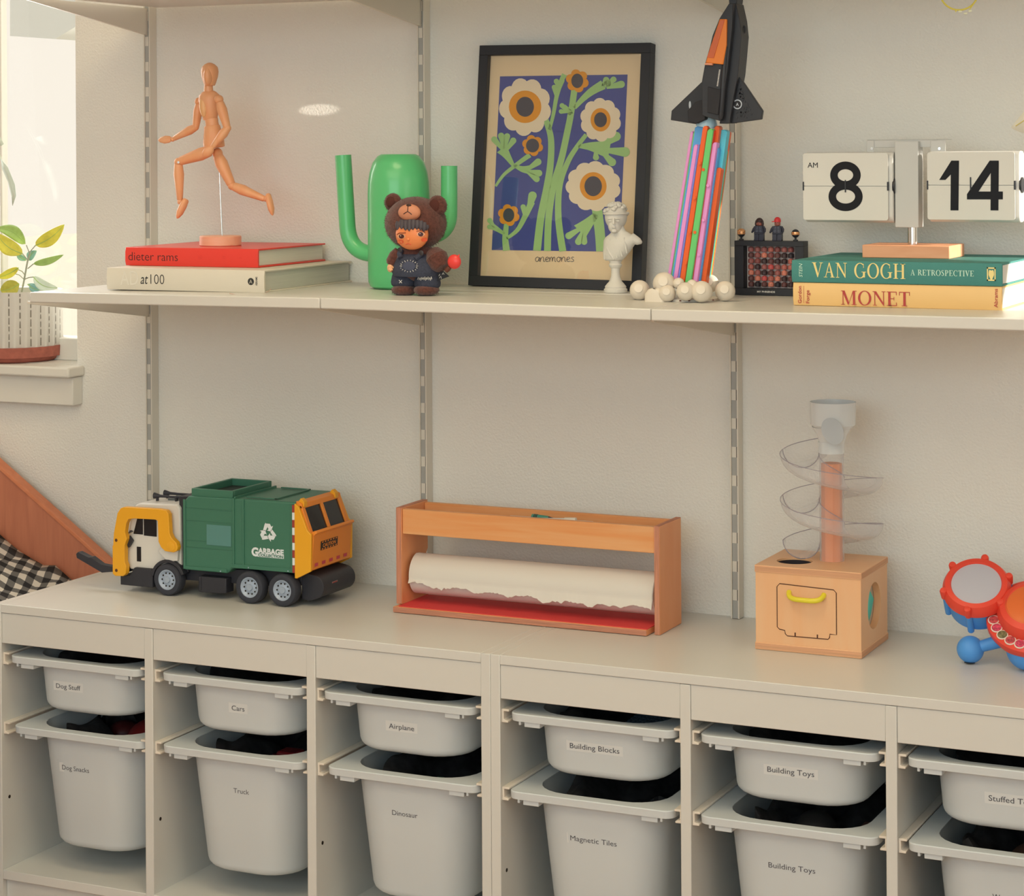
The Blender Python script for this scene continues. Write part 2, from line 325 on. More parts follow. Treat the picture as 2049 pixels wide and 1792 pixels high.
# outside: pale ground, a hazy far hedge and a roof overhang, all washed out by daylight
struct('ground_outside', MB().box((-30, .5, -.7), (10, 60, -.6)), mat('pale_ground', (0.66, 0.63, 0.56), 0.9))
YO = 3.0
p = [(-60, 0), (20, -80), (20, 74), (112, 79), (150, 55), (320, -30)]
b = MB(); b.prism([at(u, v, YO) for u, v in ((20, 72), (110, 78), (152, 53), (152, -150), (20, -150))], (0, 1.2, 0))
tag(b.build('roof_overhang', mat('pale_soffit', (0.62, 0.64, 0.62), 0.9)), 'pale grey roof overhang seen through the top of the bright window', 'roof')

# ================================================================== STORAGE CABINETS
T, BAY, D = 0.017, 0.3073, 0.433
STEP = T + BAY
cab = thing('storage_cabinet', 'white low storage cabinet under the garbage truck, left of the seam', 'cabinet', (-.99, -D, 0), 'white storage cabinets under the shelves')
x0 = -.99
def part(n, a, c, m=WHITE, bev=.0012, par=cab): return MB().box(a, c).build(n, m, par, bev)
part('top_panel', (x0 + T, -D, ZC - .0157), (-T, 0, ZC))
part('side_panel', (x0, -D, 0), (x0 + T, 0, ZC)); part('side_panel', (-T, -D, 0), (-.0003, 0, ZC))
for k in (1, 2): part('divider', (x0 + k * STEP, -D + .0004, 0.066), (x0 + k * STEP + T, -.01, ZC - .0165))
part('bottom_panel', (x0 + T, -D + .0006, .066), (-T, -.012, .0828)); part('plinth', (x0 + T, -D + .012, 0), (-T, -D + .026, .066)); part('back_panel', (x0 + T, -.01, .066), (-T, -.004, ZC - .0157))
for k in range(3):
    bx0 = x0 + T + k * STEP + (0.0002 if k else 0)
    part('front_rail', (bx0, -D + .002, .4895), (bx0 + BAY - .0002, -D + .016, ZC - .0162))
    for zt_ in (.4685, .3435):
        for s in (0, 1):
            X = bx0 if s == 0 else bx0 + BAY; d = 1 if s == 0 else -1
            zb = zt_ - .0175
            pr = [(X, zb), (X + d * .011, zb), (X + d * .011, zb + .003), (X + d * .0035, zb + .0045), (X + d * .0035, zt_ + .0005), (X + d * .0125, zt_ + .0005), (X + d * .0125, zt_ + .004), (X, zt_ + .004)]
            MB().pxz(pr, -D + .006, -.03).build('runner', RUN, cab, .0006)
    MB().cyl((bx0 + .0001, -D + .021, .209), (bx0 + .0006, -D + .021, .209), .0032, 12).build('peg_hole', DARKH, cab)
cab2 = dup(cab, (.99, 0, 0), 'white low storage cabinet under the wooden ball run, right of the seam', 'white storage cabinets under the shelves')

# ================================================================== BINS
def make_bin(small, cx, label):
    zr = .4683 if small else .3433; zb = .371 if small else .1275
    yc = -.222; hx, hy = .1415, .2085
    t = thing('storage_bin', label, 'storage bin', (cx, -.43, zb), 'white plastic storage bins')
    bw, bd, r = .111, .1885, .062
    tp = .006 if small else .017      # taper
    H = zr - zb; o = []
    o.append(rrect(cx, yc, zr - .004, bw, bd, r)); o.append(rrect(cx, yc, zr - .013, bw, bd, r))
    f = .014
    for i in range(5):
        a = PI / 2 * i / 4; q = f * (1 - math.cos(a)); z = zb + f * (1 - math.sin(a)); k = tp * (zr - z) / H
        o.append(rrect(cx, yc, z, bw - k - q, bd - k - q, r - q * .5))
    inn = [rrect(cx, yc, zb + .003, bw - tp - f - .002, bd - tp - f - .002, r - .01), rrect(cx, yc, zb + f, bw - tp - .002, bd - tp - .002, r - .002), rrect(cx, yc, zr - .004, bw - .002, bd - .002, r - .002)]
    m = MB(); m.loft(o, 0, False, True); m.loft(inn, 0, True, False); m.build('bin_body', BIN, t, ang=50)
    m = MB()
    R0 = [rrect(cx, yc, zr - .0125, hx - .001, hy - .001, .017), rrect(cx, yc, zr - .001, hx, hy, .018), rrect(cx, yc, zr, hx - .001, hy - .001, .017), rrect(cx, yc, zr, bw - .001, bd - .001, r - .001), rrect(cx, yc, zr - .0125, bw - .0015, bd - .0015, r - .0015), rrect(cx, yc, zr - .0125, hx - .001, hy - .001, .017)]
    m.loft(R0, 0, False, False)
    for s in (-1, 1):
        xx = cx + s * .1015; m.box((xx - .0135, yc - hy + .004, zr - .021), (xx + .0135, yc - hy + .03, zr - .012)); m.box((cx + s * .122 - .003, yc - hy + .004, zr - .019), (cx + s * .122 + .001, yc - hy + .03, zr - .012))
    m.build('rim', BIN, t, .0012, ang=30)
    yf = yc - bd + (tp * .3)
    return t, zr, zb, yf
def sticker(t, cx, z, yb, txt, zr, zb, small):
    m = MB(); tp = .006 if small else .017; H = zr - zb; k = tp / H; up = Vector((0, -k, 1)).normalized(); y = -.222 - .1885 + k * (zr - z) - .0005
    c = Vector((cx, y, z)); wd = .0054 * len(txt) + .004
    n = Vector((0, -1, -k)).normalized()
    hw = wd / 2 + .006; m.flat([c - X3 * hw - up * .0085, c + X3 * hw - up * .0085, c + X3 * hw + up * .0085, c - X3 * hw + up * .0085], 0)
    m.text(txt, c - up * .0042 + n * .0004, X3, up, .0088, 1, align='CENTER', width=wd)
    m.build('label_sticker', [mat('sticker_white', (.735, .765, .775), .45), mat('sticker_ink', obs(70, 68, 70), .7)], t, fix=False)
names_s = ['Dog Stuff', 'Cars', 'Airplane', 'Building Blocks', 'Building Toys', 'Stuffed Toys']
names_l = ['Dog Snacks', 'Truck', 'Dinosaur', 'Magnetic Tiles', 'Building Toys', 'Wood Toys']
lab_s = ['shallow white bin marked Dog Stuff, top of the first column', 'shallow white bin marked Cars', 'shallow white bin marked Airplane', 'shallow white bin marked Building Blocks', 'shallow white bin marked Building Toys, above the deep one', 'shallow white bin marked Stuffed Toys']
lab_l = ['deep white bin marked Dog Snacks', 'deep white bin marked Truck', 'deep white bin marked Dinosaur', 'deep white bin marked Magnetic Tiles', 'deep white bin marked Building Toys, below the shallow one', 'deep white bin marked Wood Toys']
lx_s = [-.845, -.491, -.175, .1705, .494, .83]; lz_s = [.4185, .4165, .418, .4215, .4215, .418]
lx_l = [-.832, -.487, -.171, .1665, .494, .826]; lz_l = [.2735, .2745, .2745, .2735, .2745, .2735]
bc = [x0 + T + k * STEP + BAY / 2 for k in range(3)]; bc = bc + [c + .99 for c in bc]
shift_s = [.0, .0, -.003, .001, -.001, .0]; shift_l = [.007, .0, .004, -.002, -.002, .0]
for small, nm, lb, lx, lz, sh in ((True, names_s, lab_s, lx_s, lz_s, shift_s), (False, names_l, lab_l, lx_l, lz_l, shift_l)):
    first = None
    for k in range(6):
        if first is None: first, zr, zb, yf = make_bin(small, bc[0] + sh[0], lb[0]); t = first
        else:
            t = dup(proto_b, (bc[k] + sh[k] - bc[0] - sh[0], 0, 0), lb[k], 'white plastic storage bins')
        if k == 0: proto_b = first
        if k == 0:
            keep = list(t.children)
            sticky = None
        # the sticker is added after copying so each bin has its own wording
    roots = [o for o in COL.objects if o.name.startswith('storage_bin') and abs(o.location.z - zb) < .01]
    roots.sort(key=lambda o: o.location.x)
    for k, t in enumerate(roots): sticker(t, lx[k], lz[k], yf, nm[k], zr, zb, small)

# ================================================================== WALL SHELVES
def shelf(xa, xb, za, zb_, label, name='wall_shelf', grp='white wall shelves'):
    m = MB(); th = .0185
    y0, y1 = -.433, -.022
    m.add([(xa, y0, za - th), (xb, y0, zb_ - th), (xb, y1, zb_ - th), (xa, y1, za - th), (xa, y0, za), (xb, y0, zb_), (xb, y1, zb_), (xa, y1, za)], [(0, 3, 2, 1), (4, 5, 6, 7), (0, 1, 5, 4), (1, 2, 6, 5), (2, 3, 7, 6), (3, 0, 4, 7)])
    o = m.build(name, SHELFW, None, .0022, 3); return tag(o, label, 'shelf', grp)
zedge = [(at(62, 584.5, -.433), at(636, 595.3, -.433)), (at(644, 595.6, -.433), at(1298, 617.3, -.433)), (at(1306, 618.0, -.433), at(2049, 636.6, -.433))]
SX = [-.906, -.3107, .2801, .8765]
PZ = []
for k, (pa, pb) in enumerate(zedge):
    sl = (pb.z - pa.z) / (pb.x - pa.x); PZ.append((pa.z, pa.x, sl))
def zsh(x):
    k = 0 if x < SX[1] else (1 if x < SX[2] else 2); z, xx, sl = PZ[k]; return z + sl * (x - xx)
sl_lab = ['left white wall shelf holding the running figure and two books', 'middle white wall shelf holding the green cactus vase and the framed print', 'right white wall shelf holding the rocket model and flip clock']
for k in range(3): shelf(SX[k] + .0004, SX[k + 1] - .0004, zsh(SX[k] + .001), zsh(SX[k + 1] - .001), sl_lab[k])
ZU = 1.6685
up_lab = ['left upper white shelf, only its underside showing at the top left', 'middle upper white shelf just above the picture', 'right upper white shelf just above the rocket']
for k in range(3): shelf(SX[k] + .0004, SX[k + 1] - .0004, ZU, ZU, up_lab[k])
UXC = [-.931, -.3295, .272]
def upright(x, lab):
    t = thing('shelf_upright', lab, 'shelf upright', (x, 0, ZC), 'slotted white shelf uprights')
    m = MB(); xa, xb = x - .0075, x + .0075
    m.box((xa, -.004, ZC + .001), (xb, -.0004, 2.1)); m.box((xb - .0022, -.024, ZC + .001), (xb, -.004, 2.1)); m.box((xa, -.024, ZC + .001), (xa + .0022, -.004, 2.1))
    m.build('channel', METALW, t)
    m = MB(); z = ZC + .001; k = 0; xs_ = (xa + .0024, xb - .0046, xb - .0024); vs = []; mi = []
    while z < 2.09:
        vs.append(z); mi.append(k % 2); z += .031 if k % 2 == 0 else .0182; k += 1
    pv = [(x, -.0212, z) for z in vs for x in xs_]; n = len(vs)
    for i in range(n - 1):
        for j in range(2): m.f.append([i * 3 + j, i * 3 + j + 1, i * 3 + j + 4, i * 3 + j + 3]); m.m.append(0 if mi[i] == 0 else (1 if j == 0 else 2))
    m.v = [Vector(q) for q in pv]
    m.build('slot_strip', [SLOT, METALW, SLOTD], t, fix=False); return t
ul = ['slotted white shelf upright left of the running figure', 'slotted white shelf upright behind the green cactus vase', 'slotted white shelf upright behind the rocket model']
for x, l in zip(UXC, ul): upright(x, l)
def bracket(x, ztop, zl, lab, grp):
    m = MB(); pts = [(-.0205, ztop - .0003), (-.40, ztop - .0003), (-.40, ztop - .005), (-.0205, zl)]
    m.prism([(x - .003, y, z) for y, z in pts], (.006, 0, 0))
    return tag(m.build('shelf_bracket', METALW, None, .0006), lab, 'shelf bracket', grp)
for x, l in zip(UXC, ('under the left end of the lower shelf', 'under the seam below the cactus vase', 'under the seam below the rocket model')):
    bracket(x - .002, min(zsh(x - .004), zsh(x + .004) if x > SX[0] else 9) - .0187 if x > SX[0] else zsh(SX[0] + .01) - .0187, 1.0475, 'tapered white shelf bracket ' + l, 'white shelf brackets')
for x, l in zip(UXC, ('at the top left by the bright window', 'at the top edge above the cactus vase', 'at the top edge behind the rocket nose')):
    bracket(x - .002, ZU - .0187, 1.597, 'tapered white shelf bracket ' + l, 'white shelf brackets')

# ================================================================== TOYS AND DARK SHADE FILL INSIDE THE BINS
BINSHADE = mat('bin_shade_dark', (0.025, 0.024, 0.026), 0.6, var=.5, vscale=60)  # near-black colour stands in for the shade inside the bins
PITS = [((0, False), bc[0] + .045, -.245, .056, .074, .262), ((0, False), bc[0] - .03, -.23, .045, .045, .268), ((1, False), bc[1] + .038, -.29, .068, .055, .266), ((1, True), bc[1] + .035, -.31, .044, .044, .396), ((1, True), bc[1] + .09, -.285, .03, .06, .404), ((2, True), bc[2] + .07, -.32, .034, .04, .398), ((2, False), bc[2] + .055, -.305, .075, .04, .262),
        ((3, True), bc[3] + .050, -.30, .062, .072, .412), ((3, False), bc[3] + .05, -.28, .058, .062, .252), ((4, False), bc[4] + .005, -.30, .052, .052, .256), ((4, False), bc[4] + .079, -.29, .026, .04, .254), ((5, False), bc[5] + .030, -.285, .074, .074, .252)]
TRED = mat('toy_red', (0.24, 0.02, 0.02), 0.4)
for small, lst in ((True, names_s), (False, names_l)):
    zr = .4683 if small else .3433; dep = .062 if small else .085
    for k in range(6):
        cx = bc[k] + (shift_s if small else shift_l)[k]; m = MB(); random.seed(k * 7 + small)
        ph = [random.random() * 6 for _ in range(4)]
        tp = .006 if small else .017; H = zr - (.371 if small else .1275)
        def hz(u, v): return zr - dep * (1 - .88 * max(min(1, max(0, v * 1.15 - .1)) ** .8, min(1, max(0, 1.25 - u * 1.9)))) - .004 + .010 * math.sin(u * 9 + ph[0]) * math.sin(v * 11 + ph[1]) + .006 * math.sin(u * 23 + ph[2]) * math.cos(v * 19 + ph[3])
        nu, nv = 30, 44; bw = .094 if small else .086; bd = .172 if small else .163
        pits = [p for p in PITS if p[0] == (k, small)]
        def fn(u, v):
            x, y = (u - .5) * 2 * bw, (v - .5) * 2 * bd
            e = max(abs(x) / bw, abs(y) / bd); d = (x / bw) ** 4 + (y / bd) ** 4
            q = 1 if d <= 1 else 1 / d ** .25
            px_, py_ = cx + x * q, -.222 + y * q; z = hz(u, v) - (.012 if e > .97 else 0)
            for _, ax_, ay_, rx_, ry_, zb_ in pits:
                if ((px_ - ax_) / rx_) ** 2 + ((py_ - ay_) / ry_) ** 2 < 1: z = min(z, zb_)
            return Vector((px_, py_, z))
        m.grid(fn, nu, nv); o = m.build('bin_shade_fill', BINSHADE, None, fix=False, solid=0)  # dark sheet added over the lit bin walls so the interior looks shaded
        tag(o, 'dark fill standing in for shade inside the %s bin marked %s' % ('shallow' if small else 'deep', lst[k]), 'shade fill', 'shade fills in the bins', 'stuff')
def toyball(name, c, r, m, lab, cat): return tag(MB().ell(c, r).build(name, m), lab, cat)
toyball('toy_ball', (bc[0] + .045, -.245, .300), (.042, .06, .032), TRED, 'dark red toy in the bin marked Dog Snacks', 'toy')
toyball('toy_ball', (bc[0] - .03, -.23, .296), (.03, .03, .02), mat('toy_maroon', (.10, .012, .012), .5), 'dark maroon toy deep in the bin marked Dog Snacks', 'toy')
m = MB(); c = Vector((bc[1] + .038, -.29, .300)); m.box(c - Vector((.045, .02, .02)), c + Vector((.045, .02, .006))).box(c - Vector((.02, .018, -.005)), c + Vector((.02, .018, .02)))
t = thing('toy_truck', 'shiny dark red toy truck in the bin marked Truck', 'toy', tuple(c)); m.build('truck_body', mat('toy_red_gloss', (.20, .015, .02), .15), t, .004)
m = MB()
for sx in (-.028, .028): MB().cyl(c + Vector((sx, -.022, -.018)), c + Vector((sx, -.014, -.018)), .011).build('wheel', BLACK, t)
m = MB(); m.ell((bc[1] + .035, -.31, .423), (.030, .03, .02)); tag(m.build('toy_car', TRED), 'dark red toy car in the bin marked Cars', 'toy')
m = MB(); m.lathe((bc[1] + .09, -.30, .43), (1, .3, .05), [(.0, 0), (.012, .001), (.014, .01), (.014, .05), (.008, .06), (0, .061)], 20); tag(m.build('toy_tube', mat('toy_grey', (.10, .10, .11), .3)), 'grey cylinder toy in the bin marked Cars', 'toy')
m = MB(); m.ell((bc[2] + .07, -.32, .421), (.02, .025, .017)); tag(m.build('toy_plane_nose', TRED), 'dull red toy in the bin marked Airplane', 'toy')
t = thing('toy_dinosaur', 'dark green toy dinosaur in the bin marked Dinosaur', 'toy', (bc[2] + .06, -.30, .27)); g = mat('dino_green', (.03, .13, .07), .4)
m = MB(); m.limb((bc[2] + .02, -.30, .289), (bc[2] + .105, -.31, .286), [(0, .002), (.1, .010), (.35, .019), (.6, .017), (.8, .009), (1, .003)]); m.build('body', g, t)
MB().ell((bc[2] + .012, -.298, .300), (.014, .01, .010)).build('head', g, t)
t = thing('baseplate', 'blue grey studded building plate in the bin marked Building Blocks', 'toy', (bc[3] + .08, -.31, .425)); g = mat('plate_blue', (.07, .11, .15), .4)
cc = Vector((bc[3] + .050, -.30, .437)); ux = Vector((.97, -.25, 0)).normalized(); uy = Vector((.25, .97, .25)).normalized(); uz = ux.cross(uy)
m = MB(); m.obox(cc, ux * .042, uy * .05, uz * .0012)
for i in range(10):
    for j in range(11): q = cc + ux * (-.0385 + i * .0085) + uy * (-.045 + j * .009); m.obox(q + uz * .002, ux * .0026, uy * .0026, uz * .001)
m.build('studded_plate', g, t)
t = thing('magnetic_tile', 'clear dark magnetic tile in the bin marked Magnetic Tiles', 'toy', (bc[3] + .05, -.27, .26)); g = mat('tile_glass', (.10, .14, .17), .12)
cc = Vector((bc[3] + .05, -.28, .280)); ux = Vector((.9, -.2, .25)).normalized(); uy = Vector((.2, .9, .4)).normalized(); uy = (uy - ux * ux.dot(uy)).normalized()
m = MB(); m.obox(cc, ux * .033, uy * .033, ux.cross(uy) * .002); m.build('tile', mat('tile_dark', (.03, .04, .05), .1), t)
m = MB()
for s in (-1, 1): m.obox(cc + uy * (.031 * s), ux * .034, uy * .003, ux.cross(uy) * .003); m.obox(cc + ux * (.031 * s), uy * .034, ux * .003, ux.cross(uy) * .003)
m.build('edge_frame', g, t)
toyball('toy_ball', (bc[4] + .005, -.30, .298), .036, mat('ball_black', (.02, .018, .018), .5), 'black ball in the deep bin marked Building Toys', 'ball')
m = MB(); m.box((bc[4] + .075, -.31, .26), (bc[4] + .083, -.27, .318)); tag(m.build('toy_block', mat('toy_block_brown', (.10, .045, .04), .5), None, .002), 'dark brown upright block in the deep bin marked Building Toys', 'toy block')
m = MB(); m.lathe((bc[5] + .030, -.285, .268), (0, -.35, 1), [(0, 0), (.050, .002), (.054, .01), (.054, .026), (.048, .036), (.03, .043), (0, .045)], 40); tag(m.build('wooden_disc', mat('disc_brown', (.13, .065, .04), .6, var=.2, vscale=20)), 'brown round wooden toy in the bin marked Wood Toys', 'toy')

# ================================================================== BOOKS, LEFT STACK
def book(name, lab, grp, x0, x1, y0, y1, z0, h, cov, spine_top=None, th=.003, rot=0.0, piv=None, pages=PAPER, edge=.004, cover_bottom=None):
    """hardcover lying flat, spine towards the room (-y)"""
    cx, cy = (x0 + x1) / 2, (y0 + y1) / 2
    M4 = Matrix.Translation((x0, y0, z0)) @ Matrix.Rotation(rot, 4, 'Z')
    t = thing(name, lab, 'book', mtx=M4, group=grp)
    def tr(mb): mb.v = [M4 @ q for q in mb.v]; return mb
    L, W = x1 - x0, y1 - y0
    m = MB(); m.box((0, .001, 0), (L, W, th)).box((0, .001, h - th), (L, W, h)); m.prism([(0, 0.001, 0), (0, .004, 0), (0, .004, h), (0, .001, h), (0, -.0015, h * .75), (0, -.0015, h * .25)], (L, 0, 0))
    tr(m).build('cover', cov, t, .0008)
    m = MB(); n = 14
    m.box((.003, .0042, th + .0001), (L - edge, W - .004, h - th - .0001)); tr(m).build('page_block', pages, t, .0006)
    return t, M4, L, W, h
PAGE1 = mat('page_edges_grey', (.60, .59, .53), .8, var=.12, vscale=6, stretch=(1, 1, 400))
CREAM = mat('cover_cream', (.74, .68, .58), .5)
REDC = mat('cover_red', obs(205, 55, 42), .42, coat=.2)
zsf = zsh(-.55) + .0002
t, M4, L, W, h = book('art_book', 'thick cream book under the red one, at 100 on its spine', 'books under the running figure', -.795, -.4735, -.3535, -.018, zsf, .0390, CREAM, rot=R(2.2), pages=PAGE1)
ux = (M4.to_3x3() @ X3); nn = M4.to_3x3() @ Vector((0, -1, 0)); oo = M4 @ Vector((0, -.0018, 0))
m = MB(); IN2 = mat('print_black', (.03, .03, .03), .6); GH = mat('ghost_letters', (.79, .74, .65), .35)
m.text('at', oo + ux * .0715 + Z3 * .0115, ux, Z3, .0190, 0, shear=.25, width=.0155); m.text('100', oo + ux * .0920 + Z3 * .0115, ux, Z3, .0185, 0, width=.0285, bold=-.012)
m.text('AD', oo + ux * .0295 + Z3 * .0090, ux, Z3, .027, 1, width=.037)
lc = oo + ux * .2955 + Z3 * .0195
m.flat([lc + ux * (.0062 * math.cos(a)) + Z3 * (.0062 * math.sin(a)) for a in [2 * PI * i / 24 for i in range(24)]], 0)
m.text('A', lc - ux * .0 - Z3 * .0035 + nn * .0003, ux, Z3, .007, 2, align='CENTER', bold=-.01)
m.text('ABRAMS', oo + ux * .3085 + Z3 * .0125, Z3, -ux, .0042, 0, width=.0155, bold=.01)
m.build('lettering', [IN2, GH, CREAM], t, fix=False)
m = MB(); p0 = oo + ux * .3235
m.tube(bez(tuple(p0 + Vector((0.0, .02, .006))), tuple(p0 + Vector((.004, -.018, -.010))), tuple(p0 + Vector((-.040, -.052, .0016))), 14), [.0006] * 15, 6); m.build('ribbon_bookmark', mat('ribbon_pink', (.62, .40, .33), .6), t)
zr1 = zsf + .0393
t, M4, L, W, h = book('design_book', 'thick red hardcover under the running figure', 'books under the running figure', -.804, -.5265, -.2825, -.030, zr1, .0333, REDC, rot=R(1.5), pages=mat('page_edges_cream', (.74, .72, .65), .8, var=.08, vscale=6, stretch=(1, 1, 400)))
ux = (M4.to_3x3() @ X3); oo = M4 @ Vector((0, -.0018, 0)); m = MB(); DK = mat('print_dark_red', (.09, .02, .02), .6); FA = mat('print_faint_red', obs(188, 48, 38), .5)
m.text('dieter rams', oo + ux * .0075 + Z3 * .0095, ux, Z3, .0163, 0, width=.105, bold=-.008)
for k, (a, b_) in enumerate(((.155, .019), (.155, .0165), (.155, .014), (.205, .0185), (.205, .0155), (.24, .0165))): m.text(('As little', 'design as', 'possible', 'Sophie', 'Lovell', 'press')[k], oo + ux * a + Z3 * b_, ux, Z3, .0019, 1)
m.build('lettering', [DK, FA], t, fix=False)

# ================================================================== WOODEN RUNNING FIGURE
WF = wood('figure_wood', obs(208, 140, 92), obs(226, 162, 112), grain=(30, 30, 4), rough=.42, scale=2)
WFD = wood('figure_wood_face', obs(225, 165, 105), obs(235, 180, 120), grain=(30, 30, 4), rough=.4)
zb0 = zr1 + .0335; YM = -.172
def f1(zx, zy, dy=0): return at(zx / 2.757, zy / 2.757, YM + dy)
bc0 = f1(1216, 1333); t = thing('wooden_mannequin', 'jointed wooden artist figure posed running on a rod stand, on the red book', 'mannequin', (bc0.x, YM, zb0))
m = MB(); m.lathe((bc0.x, YM, zb0), Z3, [(.0375, 0), (.0385, .001), (.0385, .0165), (.0370, .018)], 48); m.build('base', wood('base_wood', obs(215, 150, 112), obs(228, 170, 132), grain=(4, 30, 30)), t)
MB().cyl((bc0.x, YM + .006, zb0 + .0175), f1(1207, 850, .006), .0013, 10).build('rod', CHROME, t)
vd = (CAMP - Vector((bc0.x, YM, 1.4))).normalized(); side = Vector((vd.y, -vd.x, 0)).normalized() * -1
def head():
    m = MB(); a, b_ = f1(1157, 474), f1(1157, 345)
    m.limb(a, b_, [(0, .006), (.02, .0095), (.15, .0118), (.4, .0152), (.62, .0164), (.8, .0148), (.92, .0098), (.98, .0045), (1, 0)], 24, sq=1.15, ref=(1, .4, 0)); m.build('head', WF, t)
    q = f1(1147, 420) + vd * .0135; up = Z3
    m = MB(); m.ell(q, (.0085, .0105, .0175), 20, 12, 0, Matrix.Rotation(R(20), 3, 'Z')); m.build('face_plane', WF, t)
head()
MB().limb(f1(1150, 505), f1(1150, 470), [(0, .0088), (1, .0080)], 16).build('neck', WF, t)
def tor(name, a, b_, prof, sq=.66):
    m = MB(); m.limb(f1(*a), f1(*b_), prof, 28, sq=sq, ref=(1, .35, 0)); return m.build(name, WF, t)
tor('chest', (1160, 662), (1153, 500), [(0, .0120), (.02, .0132), (.35, .0172), (.68, .0205), (.85, .0190), (.95, .0135), (1, .0085)])
m = MB(); m.ell(f1(1120, 590) + vd * .0125, (.0075, .005, .0195), 20, 12, 0, Matrix.Rotation(R(-6), 3, 'Y')); m.build('chest_facet', WFD, t)
MB().limb(f1(1172, 700), f1(1166, 655), [(0, .0128), (.5, .0122), (1, .0126)], 20, sq=.7, ref=(1, .35, 0)).build('waist', WF, t)
tor('pelvis', (1182, 815), (1170, 692), [(0, .0160), (.03, .0200), (.3, .0198), (.7, .0165), (.97, .0150), (1, .0135)], .72)
def seg(name, a, b_, ra, rb, mid=None, da=0, db=0, n=18):
    mid = mid or max(ra, rb) * 1.12
    m = MB(); m.limb(f1(*a, da), f1(*b_, db), [(0, ra * .55), (.03, ra * .9), (.3, mid), (.6, (mid + rb) / 2), (.96, rb * .95), (1, rb * .6)], n); return m.build(name, WF, t)
def joint(a, r, d=0): MB().ell(f1(*a, d), r, 18, 12).build('joint', WF, t)
joint((1207, 549), .0088, -.012); seg('upper_arm', (1212, 562), (1254, 706), .0085, .0072, .0098, -.013, -.014); joint((1256, 706), .0066, -.014); seg('forearm', (1258, 704), (1170, 814), .0073, .0052, .0088, -.014, -.030); joint((1168, 816), .0045, -.030)
m = MB(); m.limb(f1(1172, 816, -.030), f1(1120, 862, -.036), [(0, .004), (.15, .0072), (.55, .0092), (.85, .0065), (1, .001)], 16, sq=.6, ref=(.5, 0, 1)); m.build('hand', WF, t)
joint((1096, 560), .0075, .012); seg('upper_arm', (1098, 572), (1080, 702), .0075, .0068, .0088, .012, .010); joint((1080, 702), .0062, .010); seg('forearm', (1086, 698), (956, 766), .0072, .0050, .0085, .010, .006); joint((952, 768), .0045, .006)
m = MB(); m.limb(f1(946, 768, .006), f1(873, 772, .004), [(0, .0038), (.15, .0066), (.5, .0078), (.85, .0048), (1, .001)], 16, sq=.55, ref=(0, .3, 1)); m.build('hand', WF, t)
joint((1150, 828), .0105, -.008); seg('thigh', (1160, 832), (990, 890), .0112, .0085, .0122, -.010, -.016); joint((984, 893), .0078, -.016)
MB().cyl(f1(984, 895, -.0245), f1(984, 895, -.0235), .0022, 12).build('screw', mat('screw_steel', (.5, .48, .45), .3, metal=1), t)
seg('shin', (984, 900), (993, 1108), .0088, .0058, .0098, -.016, -.012); joint((994, 1112), .0055, -.012)
m = MB(); m.limb(f1(1028, 1098, -.010), f1(976, 1205, -.022), [(0, .005), (.06, .0078), (.35, .0092), (.7, .0085), (.92, .0045), (1, .001)], 18, sq=.7, ref=(0, 1, 0)); m.build('foot', WF, t)
joint((1200, 845), .0098, .008); seg('thigh', (1198, 850), (1278, 1022), .0100, .0085, .0120, .008, .012); joint((1280, 1024), .0080, .012)
seg('shin', (1286, 1026), (1462, 1098), .0088, .0058, .0100, .012, .016); joint((1468, 1096), .0055, .016)
m = MB(); m.limb(f1(1478, 1068, .016), f1(1504, 1188, .012), [(0, .004), (.06, .0066), (.35, .0082), (.7, .0078), (.92, .0042), (1, .001)], 18, sq=.7, ref=(0, 1, 0)); m.build('foot', WF, t)

# ================================================================== GREEN CACTUS VASE
GR = mat('cactus_green', obs(84, 168, 102), .32, coat=.25)
YC = -.168; s5 = 5.27
def f2(zx, zy, Y): return at(640 + zx / s5, 280 + zy / s5, Y)
pL, pR = f2(527, 700, YC), f2(1140, 700, YC); cx = (pL.x + pR.x) / 2; r = abs(f2(1140, 700, YC).x - pL.x) / 2 * .945; z0 = zsh(cx) + .0003; zt = f2(830, 150, YC).z
t = thing('cactus_vase', 'glossy green cactus shaped vase with two raised arms', 'vase', (cx, YC, z0))
m = MB(); H = zt - z0
m.lathe((cx, YC, z0), Z3, [(r * .80, 0), (r * .93, .004), (r * .99, .012), (r, .022), (r, H * .70), (r * .985, H * .79), (r * .93, H * .87), (r * .83, H * .94), (r * .68, H * .985), (r * .56, H), (r * .50, H - .002), (r * .48, H - .03)], 64, cap1=True); m.build('body', GR, t)
ra = .0148
def arm(pts, r_, top):
    m = MB(); m.tube(pts, r_, 28); return m.build('arm', GR, t)
ya = YC + .006
a0 = f2(245, 160, ya); a1 = f2(262, 520, ya); a2 = f2(290, 900, ya)
c1 = f2(300, 1150, ya); a3 = f2(440, 1192, ya); a4 = f2(640, 1205, ya)
path = [tuple(a0 + (a2 - a0) * i / 6) for i in range(6)] + bez(tuple(a2), tuple(f2(308, 1180, ya)), tuple(f2(545, 1198, ya)), 14) + [tuple(a4)]
arm(path, ra, 0)
b0 = f2(1364, 272, ya); b2 = f2(1364, 760, ya)
path = [tuple(b0 + (b2 - b0) * i / 5) for i in range(5)] + bez(tuple(b2), tuple(f2(1366, 1010, ya)), tuple(f2(1120, 1010, ya)), 14) + [tuple(f2(1020, 1010, ya))]
arm(path, ra * .98, 0)

